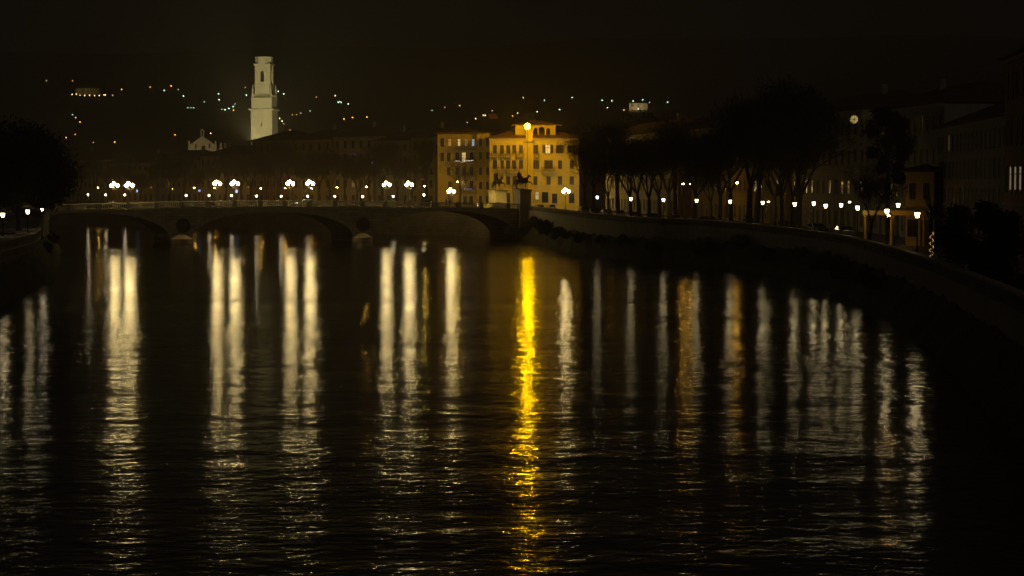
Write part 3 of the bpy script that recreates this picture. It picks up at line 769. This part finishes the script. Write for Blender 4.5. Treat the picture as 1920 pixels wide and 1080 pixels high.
for i, (px, py) in enumerate([(165,366),(198,366.5),(234,366.5),(349,367),(392,367),(434,367),(481,367.5),(527,368),(577,368),(628,368.3),(680,369),(737,368.5),(795,365.5)]):
    D = fb(px) + 4; p = P(px, py, D); p.z = max(GZ, p.z-2.75)
    place(fl_, used, p, 0, f'small white lantern on the far bank just above the bridge parapet, {ORD[i]} from the left', 'small lanterns along the far bank'); used = True
def road_lamp(name, hgt, m, arm=1.2):
    t = thing(name, '', 'street lamp')
    g = mb('cast_iron'); g.lathe([(.12,0),(.10,.6),(.06,hgt)], (0,0,0), 8); g.tube((0,0,hgt-.05),(arm,0,hgt+.15),.04,.035); g.build('post', t)
    g = mb('cast_iron'); g.frustum(arm-.1,arm+.6,-.15,.15,hgt+.10,arm,arm+.5,-.1,.1,hgt+.24); h = g.build('head', t)
    mb(m).ball((arm+.25,0,hgt+.02), .17, 8, .5).build('bulb', h, True)
    return t
sl = road_lamp('sodium_lamp', 5.0, 'sodium_lantern'); used = False
SOD = [(184,352),(323,354),(364,352.5),(403,352),(489,353),(534,352.5),(584,353),(632,351.5),(687,350.5)]
for i, (px, py) in enumerate(SOD):
    D = fb(px)+18; p = P(px, py, D); p.x -= 1.45; p.z -= 5.02
    place(sl, used, p, 0, f'orange street lamp behind the far bank lanterns, {ORD[i]} from the left', 'orange street lamps beyond the far bank'); used = True
rs = road_lamp('sodium_lamp', 5.0, 'road_sodium'); us2 = False
am = road_lamp('sodium_lamp', 4.6, 'amber_lantern', .8); used = False
for px, py, D, l in ((796,349,462,'round amber street lamp between the bridge and the bare plane tree'), (858,341,447,'amber street lamp before the ground floor of the ochre apartment block'),
                     (1281,345,338,'orange street lamp among the right bank trees, left one of a pair'), (1295,345,341,'orange street lamp among the right bank trees, right one of a pair'), (1382,343,312,'single orange street lamp high between the right bank trees')):
    pr = am if px < 1000 else rs
    p = P(px, py, D); p.x -= (1.05 if px < 1000 else 1.45); p.z -= (4.62 if px < 1000 else 5.02)
    place(pr, us2 if px > 1000 else used, p, 0, l); used = True; us2 = us2 or px > 1000
wl_ = road_lamp('road_lamp', 4.4, 'promenade_lantern', .5)
p = P(1593,379,258); p.x -= .75; p.z -= 4.42; place(wl_, False, p, 0, 'tilted white road lamp above the eighth and ninth wall lanterns')
p = P(1441,378.5,296); p.x -= .75; p.z -= 4.42; place(wl_, True, p, 0, 'flat white road lamp just right of the sixth wall lantern')
# orange lamp lighting the corner house
oc = road_lamp('porch_lamp', 3.2, 'porch_bulb', .3); place(oc, False, (40.5, 226.5, 4.4), R(180), 'orange lamp at the left of the corner house porch')

# ---------------------------------------------------------------- lights on the hill
HL = [(87,151,'w',0),(136,152,'o',0),(135,177,'w',1),(143,176.5,'w',1),(150,179,'w',1),(159,179,'w',1),(168,179,'w',1),(177.5,179.5,'w',1),(186,179,'w',1),(195,178,'w',1),(197.5,178,'w',1),(211,179,'w',0),
(228,167.5,'o',1),(281.5,163,'o',1),(308,169.5,'g',1),(321,161,'o',1),(334,168,'g',0),(344,180,'g',1),(383,191,'g',0),(410,176,'g',1),(411,187,'g',1),(462,178.5,'g',1),(460,164,'o',0),(416,205,'g',0),(422,206,'g',1),(429,203,'g',1),(437,200,'g',1),(441,195,'g',0),(438,206.5,'o',1),(352,202,'g',0),(358,202,'g',0),(363,202,'g',0),
(136,215,'g',0),(142,220.5,'o',1),(150,229,'o',1),(124,258,'o',1),(141,252,'o',0),(215,266.5,'o',1),(328.5,252.5,'o',1),(395,250,'w',1),(175,267,'o',0),
(522,171.5,'g',1),(532,176,'g',1),(524,222,'w',1),(529,227,'g',1),(532,232,'o',0),(544,244,'o',0),(625,241,'w',1),(628.6,179.5,'w',1),(581,208,'g',0),(548,215,'o',0),(556,215,'o',0),(564,212,'w',0),(593,182,'o',0),
(634,192,'g',1),(637,190.5,'g',1),(640,192,'g',1),(653,195,'g',1),(645,223,'o',1),(661,220,'o',1),(688,219.5,'o',1),(834,201,'o',0),(862,198,'o',1),(810,207,'g',0),(876,229.5,'w',0),(892,222.5,'w',1),(906,216,'w',1),(910,216.3,'w',1),(923,207.5,'w',0),(961,217.5,'o',1),(971,212,'w',1),(981,183,'w',1),
(1007,209.5,'g',1),(1021,188,'g',1),(1049,205.5,'g',1),(1073,183,'g',1),(1129,188,'g',1),(1147,189,'g',1),(1139,202,'w',1),(1170,206,'o',1),(1187,189.5,'g',1),(1205,187,'g',1),(1197,204,'g',1),(1218,192,'g',0),(1252,191.5,'g',1),(1720,200,'w',1)]
CN = {'w': ('warm', 'yellow-white'), 'g': ('green', 'greenish white'), 'o': ('orange', 'orange')}
protos = {}; counts = {}
for px, py, c, br in sorted(HL):
    p = on_hill(px, py); key = (c, br)
    m = 'hill_' + CN[c][0] + ('' if br else '_dim')
    where = 'left of the bell tower' if px < 490 else ('between tower and palazzo' if px < 915 else 'right of palazzo')
    ck = (c, br, where); counts[ck] = counts.get(ck, 0) + 1
    lab = f'{"bright" if br else "faint"} {CN[c][1]} hill lamp {where}, {ORD[counts[ck]-1]} of its colour from left'
    rr = .52 * (p.y/1700)
    if key not in protos:
        g = mb('cast_iron'); g.tube((0,0,-3.5),(0,0,-.4),.1,.08,5); g.use(m); g.ball((0,0,0), .5, 6)
        o = g.build('hill_lamp'); protos[key] = o
    else:
        o = protos[key].copy(); C.objects.link(o)
    o.location = p; o.scale = (p.y/1700,)*3
    tag(o, lab, 'lamp', 'lamps scattered over the hillside')
# broadcast masts with red beacons, and lit buildings on the hill
for px, py, l in ((774,104,'tall thin mast with a red beacon above the hill, left of two'), (1081,91,'tall thin mast with a red beacon above the hill, right of two')):
    p = P(px, py, 2500); gz = hill_z(p.x, p.y)
    t = thing('radio_mast', l, 'mast', (p.x, p.y, gz-1)); h = p.z-gz+1
    g = mb('iron_rail')
    for k in range(3):
        a = 2*math.pi*k/3; g.tube((1.2*math.cos(a),1.2*math.sin(a),0),(.25*math.cos(a),.25*math.sin(a),h-.6),.12,.08,4)
    for q in range(14):
        z = h*(q+.5)/15; r_ = 1.2-.95*z/h
        for k in range(3):
            a = 2*math.pi*k/3; c_ = 2*math.pi*(k+1)/3; g.tube((r_*math.cos(a),r_*math.sin(a),z),(r_*math.cos(c_),r_*math.sin(c_),z+h/15),.05,.05,3)
    g.build('lattice', t); mb('beacon_red').ball((0,0,h), .75, 6).build('beacon', t)
def hill_house(px, py, wpx, hpx, label, m, roof='roof_tile', power=0, col=SODIUM):
    p = on_hill(px, py); s = p.y/F; w = wpx*s; h = hpx*s; z0 = hill_z(p.x, p.y)
    t = thing('hill_house', label, 'building', (p.x, p.y, 0))
    z1 = p.z + h/2
    mb(m).box(-w/2, w/2, 0, 10, z0-6, z1).build('wall', t)
    hip(mb(roof), -w/2, w/2, 0, 10, z1+.15, 2.2, .5).build('roof', t)
    n = max(2, int(w/4))
    for i in range(n):
        for zz in (z1-2.0, z1-5.0): add_window(t, -w/2 + w*(i+.5)/n, zz, 1.0, 1.6, 'shutter')
    if power: flood((p.x-2, p.y-14, z1-h*.5), (p.x, p.y, z1-h*.4), power, col, R(120))
hill_house(164, 172, 44, 12, 'long villa dimly lit behind a row of lamps on the left hill', 'cream_plaster', power=1500, col=(1,.7,.25))
hill_house(925, 217, 16, 7, 'reddish lit house on the hill above the ochre apartment block', 'red_plaster', power=2600, col=(1,.35,.08))
hill_house(1197, 201, 34, 15, 'pale lit sanctuary wall on the hill right of the palazzo', 'cream_plaster', power=9000, col=(1,.8,.4))

# ---------------------------------------------------------------- trees
def bare_tree(seed, H, spread=.55, twigs=4300, lean=0):
    rnd = random.Random(seed); tr = mb('bark'); cr = mb('bark'); tips = []
    def branch(p, d, ln, r, lev, g):
        segs = 3 if lev < 3 else 2; q = Vector(p); dd = Vector(d)
        for s in range(segs):
            e = q + dd*(ln/segs); r2 = r*(1-.28*(s+1)/segs)
            g.tube(q, e, r*(1-.28*s/segs), r2, 6 if lev < 2 else (4 if lev < 4 else 3), False)
            q = e; dd = (dd + Vector((rnd.uniform(-.18,.18), rnd.uniform(-.18,.18), rnd.uniform(-.05,.14)))).normalized()
            if lev >= 2 and s < segs-1 and rnd.random() < .75: kids(q, dd, ln*.62, r2*.6, lev+1, 1)
        if lev < 5: kids(q, dd, ln, r*.72, lev+1, 3 if lev < 3 else 2)
        else: tips.append((q, dd))
    def kids(q, dd, ln, r, lev, n):
        if lev > 5: tips.append((q, dd)); return
        base = rnd.uniform(0, 6.28)
        for k in range(n):
            a = base + 6.283*k/n + rnd.uniform(-.4,.4); o = dd.orthogonal().normalized(); o2 = dd.cross(o)
            v = (dd + (o*math.cos(a) + o2*math.sin(a))*rnd.uniform(spread*.6, spread*1.2) + Vector((0,0,.12))).normalized()
            branch(q, v, ln*rnd.uniform(.62,.82), r*rnd.uniform(.6,.8), lev, cr)
    th = H*.30; r0 = H*.022
    q = Vector((0,0,0)); dd = Vector((lean, 0, 1)).normalized()
    tr.lathe([(r0*1.7,-.15),(r0*1.25,.25),(r0*1.05,.7)], (0,0,0), 8)
    for s in range(4):
        e = q + dd*th/4; tr.tube(q, e, r0*(1.15-.08*s), r0*(1.15-.08*(s+1)), 8, False); q = e; dd = (dd + Vector((rnd.uniform(-.06,.06), rnd.uniform(-.06,.06), 0))).normalized()
    kids(q, dd, H*.30, r0*.72, 1, 4)
    cr.use('twig')
    for k in range(twigs):
        p, d = rnd.choice(tips); o = p + Vector((rnd.gauss(0,.45), rnd.gauss(0,.45), rnd.gauss(0,.4)))
        v = (d + Vector((rnd.uniform(-.8,.8), rnd.uniform(-.8,.8), rnd.uniform(-.6,.5)))).normalized(); l = rnd.uniform(.3,.9); s = v.orthogonal().normalized()*rnd.uniform(.02,.05)
        cr.add([o-s, o+s, o+v*l], [(0,1,2)])
    t = thing('bare_tree', '', 'tree'); tr.build('trunk', t, True); cr.build('crown', t)
    return t
TP = [bare_tree(11, 13, .55), bare_tree(12, 14.5, .42), bare_tree(13, 11.5, .66), bare_tree(14, 13.5, .5, lean=.10), bare_tree(15, 12.5, .58, lean=-.08), bare_tree(16, 15, .38)]
tu = [False]*6
def put_tree(k, x, y, s, label, group, rz=None):
    o = place(TP[k], tu[k], (x, y, GZ), rz if rz is not None else random.uniform(0, 6.28), label, group, s); tu[k] = True; return o
random.seed(17)
far_t = sorted([150,178,206,232,262,296,318,345,372,398,424,452,470,500,522,548,570,598,620,646,668,692,716,745,772,800])
for i, px in enumerate(far_t):
    D = fb(px) + random.uniform(7, 24); H = random.uniform(.85, 1.15) * (1.0 if px > 440 else .85)
    put_tree(i*5 % 6 if i % 2 else (i//2) % 6, X(px, D), D, H, f'bare winter tree in the dark row behind the far bank lanterns, {ORD[i]} from the left', 'bare trees along the far bank')
pt = bare_tree(23, 12, .5, 900)
place(pt, False, (X(862, 441), 444, GZ), 1.0, 'bare plane tree with a thick lit trunk before the ochre apartment block')
rt = [(1096,395),(1113,372),(1143,345),(1160,355),(1184,330),(1200,336),(1218,315),(1238,322),(1258,306),(1268,318),(1302,306),(1333,298),(1350,292),(1372,296),(1404,284),(1418,288),(1452,276),(1466,268),(1482,274),(1498,266),(1630,218)]
for i, (px, D) in enumerate(rt):
    o = put_tree([1,3,0,5,2,4,1,0,3,5,4,2][i % 12], X(px, D), D, random.uniform(.82, 1.2)*(.62 if i == len(rt)-1 else 1.22 if i > 13 else 1), f'tall bare tree on the right bank promenade, {ORD[i]} from the palazzo', 'bare trees along the right bank')
    o.location.z = rg(D); o.rotation_euler.x = random.uniform(-.07,.07); o.rotation_euler.y = random.uniform(-.07,.07)

def leafy(seed, rx, rz, zc, n, leaf, m, trunk_r=.28, name='evergreen_tree', lobes=26):
    rnd = random.Random(seed); t = thing(name, '', 'tree'); cr = mb(m)
    L_ = []
    for k in range(lobes):
        a = rnd.uniform(0, 6.28); q = rnd.uniform(-.8, .85); r_ = math.sqrt(max(0, 1-q*q))*rnd.uniform(.5,.78)
        L_.append((Vector((rx*r_*math.cos(a), rx*r_*math.sin(a), zc+rz*q*.75)), rx*rnd.uniform(.16,.40)))
    L_.append((Vector((0,0,zc)), rx*.55))
    for k in range(n):
        c, r_ = rnd.choice(L_); d = Vector((rnd.gauss(0,1), rnd.gauss(0,1), rnd.gauss(0,1))).normalized()
        p = c + d*r_*(rnd.random()**.4)*rnd.uniform(.8,1.3)
        u = Vector((rnd.gauss(0,1), rnd.gauss(0,1), rnd.gauss(0,1))).normalized(); v = u.orthogonal().normalized()
        s = leaf*rnd.uniform(.6,1.4); cr.add([p-u*s, p+v*s*.45, p+u*s, p-v*s*.45], [(0,1,2,3)])
    if trunk_r:
        g = mb('bark'); g.lathe([(trunk_r*1.5,-.2),(trunk_r*1.1,.4),(trunk_r*.9,zc-rz*.5),(trunk_r*.5,zc+rz*.3)], (0,0,0), 8)
        for c, r_ in L_[:7]: g.tube((0,0,zc-rz*.55), c, trunk_r*.4, trunk_r*.12, 5, False)
        g.build('trunk', t, True)
    cr.build('crown', t)
    return t
p = P(34, 316, 252)
ev = leafy(31, 7.2, 5.2, p.z-GZ, 26000, .2, 'evergreen_leaf'); place(ev, False, (p.x, p.y, GZ), 0, 'huge dark evergreen tree overhanging the left bank')
p = P(-60, 316, 240); place(ev, True, (p.x, p.y, GZ-.3), 2.1, 'second dark evergreen cut by the left edge', scale=1.05)
p = P(1812, 400, 120); e2 = leafy(33, 2.6, 3.2, 3.0, 9000, .13, 'evergreen_leaf', .12, lobes=34); place(e2, False, (34.0, 158, 4.2), 0, 'ragged dark evergreen hiding the right end of the river wall')
place(e2, True, (31.5, 139, 4.2), 1.3, 'dark evergreen shrub tree at the right edge, nearer than the ragged one', scale=.95)
p = P(1665, 240, 246); e3 = leafy(35, 3.0, 6.0, p.z-GZ-1.0, 9000, .2, 'evergreen_leaf', .25, lobes=18); place(e3, False, (X(1665,246), 246, 4.2), 0, 'tall dark conifer rising behind the right bank houses')
e4 = leafy(36, 6.0, 5.5, 14.5, 12000, .24, 'evergreen_leaf', .3); place(e4, False, (X(1496,272), 272, 4.4), 0, 'broad dark evergreen crown above the right bank houses')
p = P(1195, 250, 450); e5 = leafy(37, 6, 3.5, 17.5, 7000, .25, 'evergreen_leaf', .3); place(e5, False, (X(1195,452), 452, GZ), 0, 'dark domed evergreen above the roof right of the palazzo')
bu = leafy(41, 1.5, 1.0, .8, 1600, .13, 'bush_leaf', 0, 'river_bush', 9); bu['category'] = 'bush'; used = False
random.seed(8); rl = densify(offs(RIGHT, -1.3)[5:], 1.0); rl.reverse()
for i in range(17):
    x, y = rl[int(len(rl)*(i+.35)/17.5)]; s = random.uniform(.7, 1.35) if i > 3 else random.uniform(1.2, 1.7)
    place(bu, used, (x+random.uniform(-.6,.5), y, random.uniform(1.2,2.8)), random.uniform(0,6), f'scrubby bush on the slope below the right river wall, {ORD[i]} from the bridge', 'bushes below the right river wall', s); used = True
for i, (x, y) in enumerate([(-48,180),(-53,225),(-61,275),(-69,318),(-77,352)]):
    place(bu, True, (x+.6, y, 2.2), i, f'scrubby bush on the slope below the left river wall, {ORD[i]} from the left edge', 'bushes below the left river wall', .8)
pn = leafy(43, .9, .45, .45, 500, .1, 'bush_leaf', 0, 'pier_bush', 5); pn['category'] = 'bush'
place(pn, False, bw(-21, -1.2, 0.6), 0, 'low scrub at the foot of the left bridge pier', scale=1.4)
place(pn, True, bw(47, -1.6, 0.9), 1, 'low scrub at the foot of the right bridge abutment', scale=2.0)

# ---------------------------------------------------------------- parked cars
def car(paint):
    t = thing('parked_car', '', 'car'); P_ = 'car_paint_' + paint
    side = [(-2.0,.32),(-2.05,.62),(-1.95,.86),(-1.2,.95),(-.55,1.38),(.75,1.42),(1.55,1.0),(1.98,.92),(2.02,.45),(1.95,.30)]
    g = mb(P_); n = len(side); vs = []
    for y, k in ((-.84,0),(-.78,1),(.78,1),(.84,0)):
        for x, z in side:
            inn = .16 if z > 1.2 else 0
            vs.append((x*(1.0 if k == 0 else 1.0), (y if k == 0 else y) * (1-inn), z + (.03 if k else 0)))
    g.add(vs, [(k*n+i, (k+1)*n+i, (k+1)*n+(i+1) % n, k*n+(i+1) % n) for k in range(3) for i in range(n)] + [tuple(range(n)), tuple(range(4*n-1, 3*n-1, -1))])
    g.build('body', t)
    g = mb('car_glass')
    for s in (-1, 1):
        g.add([(-1.02,.845*s,1.0),(1.32,.845*s,1.03),(.72,.735*s,1.34),(-.5,.735*s,1.31)], [(0,1,2,3)] if s < 0 else [(3,2,1,0)])
    g.add([(-1.22,-.68,.995),(-1.22,.68,.995),(-.6,.6,1.39),(-.6,-.6,1.39)], [(0,1,2,3)]); g.add([(1.56,-.68,1.04),(1.56,.68,1.04),(.80,.6,1.455),(.80,-.6,1.455)], [(3,2,1,0)])
    g.build('window', t)
    for x in (-1.25, 1.25):
        for s in (-1, 1):
            g = mb('tyre'); g.T = Matrix.Translation((x, .74*s, .31)) @ Matrix.Rotation(R(90), 4, 'X')
            g.lathe([(.22,-.11),(.30,-.11),(.31,-.06),(.31,.06),(.30,.11),(.22,.11)], (0,0,0), 14); w_ = g.build('wheel', t)
            g = mb('alloy'); g.T = Matrix.Translation((x, .74*s, .31)) @ Matrix.Rotation(R(90), 4, 'X'); g.lathe([(.215,-.115),(.06,-.12),(.06,.12),(.215,.115)], (0,0,0), 10); g.build('rim', w_)
    for s in (-1, 1):
        mb('alloy').box(-2.07,-1.96,.5*s-.17,.5*s+.17,.64,.80).build('headlight', t)
        mb('car_paint_red').box(1.95,2.04,.58*s-.14,.58*s+.14,.72,.92).build('tail_light', t)
    return t
cars = {}
def put_car(paint, x, y, rz, label):
    first = paint not in cars
    if first: cars[paint] = car(paint)
    return place(cars[paint], not first, (x, y, rg(y)+.012), rz, label, 'cars parked along the right road')
rr_ = densify(offs(RIGHT, 6.2)[6:], 1.0); rr_.reverse()
paints = ['silver','black','white','silver','red','grey','white','black','blue','grey','black','grey']
colw = {'silver':'silver','black':'black','white':'white','red':'dark red','grey':'dark grey','blue':'dark blue'}
k = 0
for i in range(len(paints)):
    j = 30 + i*12
    if j+1 >= len(rr_): break
    a = Vector(rr_[j]); c = Vector(rr_[min(len(rr_)-1, j+1)]); d = c-a
    put_car(paints[i], a.x, a.y, math.atan2(d.y, d.x)+math.pi, f'{colw[paints[i]]} car parked behind the right river wall, {ORD[i]} from the palazzo')
def put_car2(paint, p, rz, label, light=None):
    first = paint not in cars
    if first: cars[paint] = car(paint)
    o = place(cars[paint], not first, p, rz, label)
    if 'group' in o: del o['group']
    return o
o = put_car2('silver', (X(1012,428), 428, GZ+.02), R(100), 'silver car parked before the yellow palazzo right of the near pedestal')
o = put_car2('white', (X(1034,430), 430, GZ+.02), R(100), 'white car parked before the palazzo, under its right balcony')
def lamp_on(o, m, part, name, r=.1):
    for ch in o.children:
        if ch.name.split('.')[0] == part:
            b_ = [Vector(v.co) for v in ch.data.vertices]; c = sum(b_, Vector())/8
            g = mb(m); g.ball(tuple(c), r, 6, .6); g.build(name, ch)
o = put_car2('grey', bw(8, 4.4, bz(8)-1.12), TH, 'grey car with lit headlights crossing the middle of the bridge'); o['category'] = 'car'
lamp_on(o, 'head_white', 'headlight', 'headlamp_bulb', .12)
o = put_car2('black', bw(32.2, 3.6, bz(32)-1.12), TH+math.pi, 'black car with red tail light on the right part of the bridge')
lamp_on(o, 'tail_red', 'tail_light', 'tail_bulb', .15)
o = put_car2('red', (X(9,232), 232, 4.3), R(75), 'red car with a glowing tail light on the left bank under the evergreens')
lamp_on(o, 'tail_red', 'tail_light', 'tail_bulb', .1)

# ---------------------------------------------------------------- people on the bridge
def person(loc, rz, label, seed):
    t = thing('person', label, 'person', loc, rz); V = []; E = []; RR = []
    def ch(pts, start=None):
        prev = start
        for x, y, z, r in pts:
            V.append((x,y,z)); RR.append(r)
            if prev is not None: E.append((prev, len(V)-1))
            prev = len(V)-1
        return prev
    ch([(0,0,.95,.15)]); ch([(0,0,1.2,.14),(0,0,1.42,.16),(0,0,1.53,.06),(.02,0,1.64,.095),(.02,0,1.76,.075)], 0)
    for s in (-1, 1):
        ch([(.08*s,.1*s,.85,.10),(.16*s,.1*s,.48,.07),(.12*s,.1*s,.09,.05),(.24*s+.0,.1*s,.05,.045)], 0)
        ch([(0,.22*s,1.42,.065),(-.06*s,.27*s,1.14,.05),(.05*s,.26*s,.9,.04),(.08*s,.26*s,.8,.035)], 2)
    skin('body', V, E, RR, 'skin', t)
    V2 = [(x,y,z) for x, y, z in V]; 
    V = []; E = []; RR = []
    ch([(0,0,.95,.185)]); ch([(0,0,1.2,.17),(0,0,1.42,.19),(0,0,1.5,.09)], 0)
    for s in (-1, 1):
        ch([(.08*s,.1*s,.85,.13),(.16*s,.1*s,.48,.09),(.12*s,.1*s,.13,.075)], 0)
        ch([(0,.22*s,1.42,.09),(-.06*s,.27*s,1.14,.07),(.05*s,.26*s,.92,.055)], 2)
    skin('coat', V, E, RR, 'coat_dark', t)
    mb('coat_dark').ball((0,0,1.73), .115, 8, .9).build('hair', t, True)
    return t
person(bw(35, .95, bz(35)-1.0), TH, 'dark-coated pedestrian walking on the bridge, left one of a pair', 1)
person(bw(35.7, 1.0, bz(35.7)-1.0), TH, 'dark-coated pedestrian walking on the bridge, right one of a pair', 2)
person(bw(27.8, 1.0, bz(27.8)-1.0), TH+2, 'lone pedestrian beside the rightmost near globe-cluster lamp', 3)
person(bw(-17.2, 1.1, bz(-17)-1.0), TH, 'lone pedestrian on the left half of the bridge above the pier', 4)

# ---------------------------------------------------------------- lit signs and small lights
def sign(px, py, D, w, h, m, label):
    p = P(px, py, D); t = thing('lit_sign', label, 'sign', (p.x, p.y, GZ))
    z = p.z-GZ
    g = mb('cast_iron'); g.tube((0,.06,0),(0,.06,z+h/2),.04,.04); g.box(-w/2-.05,w/2+.05,.0,.05,z-h/2-.05,z+h/2+.05); g.build('frame', t)
    mb(m).box(-w/2,w/2,-.03,-.002,z-h/2,z+h/2).build('panel', t)
sign(374, 357.5, fb(374)+9, .55, .4, 'blue_sign', 'small blue-lit sign among the trees left of the second bridge lamp')
sign(443.5, 358.5, fb(443)+9, .55, .75, 'blue_sign', 'blue-lit sign just right below the second bridge lamp')
sign(257, 358, fb(257)+9, .35, .7, 'blue_sign', 'faint blue-lit sign right of the leftmost bridge lamps')
sign(699, 306, fb(699)+30, .55, .55, 'fairy_blue', 'vivid blue light panel high in the far trees above the right bridge lamps')
sign(705, 306, fb(705)+30, .6, .75, 'lit_pane_orange', 'orange light panel beside the vivid blue one in the far trees')
sign(1316, 269, 318, .35, .45, 'blue_sign', 'blue-white lit panel high among the right bank trees')
dd = fb(455)+30
fairy('glow_strand', 'pale string lights high among the far trees below the bell tower', [(X(448,dd),dd,Z(306,dd)),(X(451,dd),dd,Z(303,dd)),(X(454,dd),dd,Z(304.5,dd)),(X(458,dd),dd,Z(302.5,dd)),(X(464,dd),dd,Z(302,dd))], 'strand_amber', .09)
dd = fb(661)+30
fairy('glow_strand', 'faint bluish string lights high among the far trees', [(X(656,dd),dd,Z(290,dd)),(X(668,dd),dd,Z(289.5,dd))], 'fairy_blue', .035)
# slim trunk near the right end; its light reflections are modelled as glowing beads
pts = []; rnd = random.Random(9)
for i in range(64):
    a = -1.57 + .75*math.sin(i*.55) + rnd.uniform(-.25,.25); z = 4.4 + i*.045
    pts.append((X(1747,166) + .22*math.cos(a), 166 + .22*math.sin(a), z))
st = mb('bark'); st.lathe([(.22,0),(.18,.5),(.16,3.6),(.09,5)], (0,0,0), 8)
t = thing('pollard_tree', 'slim trunk with amber light reflections right of the nearest lantern', 'tree', (X(1747,166),166,4.1)); st.build('trunk', t)
cr = mb('bark'); rnd = random.Random(4)
for k in range(40):
    a = rnd.uniform(0,6.28); q = Vector((0,0,rnd.uniform(3.8,5))); e = q + Vector((math.cos(a)*rnd.uniform(.4,1.4), math.sin(a)*rnd.uniform(.4,1.4), rnd.uniform(.5,2.2))); cr.tube(q,e,.03,.008,4,False)
cr.build('crown', t)
fairy('glow_strand', 'glowing strand added for amber reflections down the slim trunk right of the nearest lantern', pts, 'strand_amber', .022)
# round lit window seen between branches
D = 280; p = P(1601, 224, D)
t = thing('oculus_window', 'round lit yellow window high on a dark right bank house, beside tree branches', 'window', (p.x, p.y, p.z))
g = mb('window_stone'); g.T = Matrix.Rotation(R(90), 4, 'X'); g.lathe([(.52,0),(.68,0),(.68,.2),(.52,.2)], (0,0,0), 20); g.build('frame', t)
g = mb('oculus_light'); g.T = Matrix.Rotation(R(90), 4, 'X'); g.lathe([(.51,.203),(.51,.215)], (0,0,0), 20); pn_ = g.build('pane', t)
g = mb('iron_rail')
for a in (0, 45, 90, 135):
    c, s = math.cos(R(a)), math.sin(R(a)); g.tube((-.52*c,-.25,-.52*s),(.52*c,-.25,.52*s),.03,.03,4)
g.build('tracery', t)

# ---------------------------------------------------------------- night haze
hz = bpy.data.materials.new('night_haze'); hz.use_nodes = True; nt = hz.node_tree
nt.nodes.remove(nt.nodes['Principled BSDF'])
pv = nt.nodes.new('ShaderNodeVolumePrincipled'); pv.inputs['Color'].default_value = (.90, .81, .64, 1)
pv.inputs['Density'].default_value = .0007; pv.inputs['Anisotropy'].default_value = .3
nt.links.new(pv.outputs[0], nt.nodes['Material Output'].inputs['Volume'])
MATS['night_haze'] = hz
HAZE = True
if HAZE:
    o = mb('night_haze').box(-1700, 1700, -200, 3400, -2.2, 330).build('haze'); tag(o, kind='stuff')
# lay out of the hidden prototypes that were never placed
for o in list(bpy.data.objects):
    if o.parent is None and o.type == 'EMPTY' and not o.get('label'):
        for c in list(o.children_recursive): bpy.data.objects.remove(c)
        bpy.data.objects.remove(o)
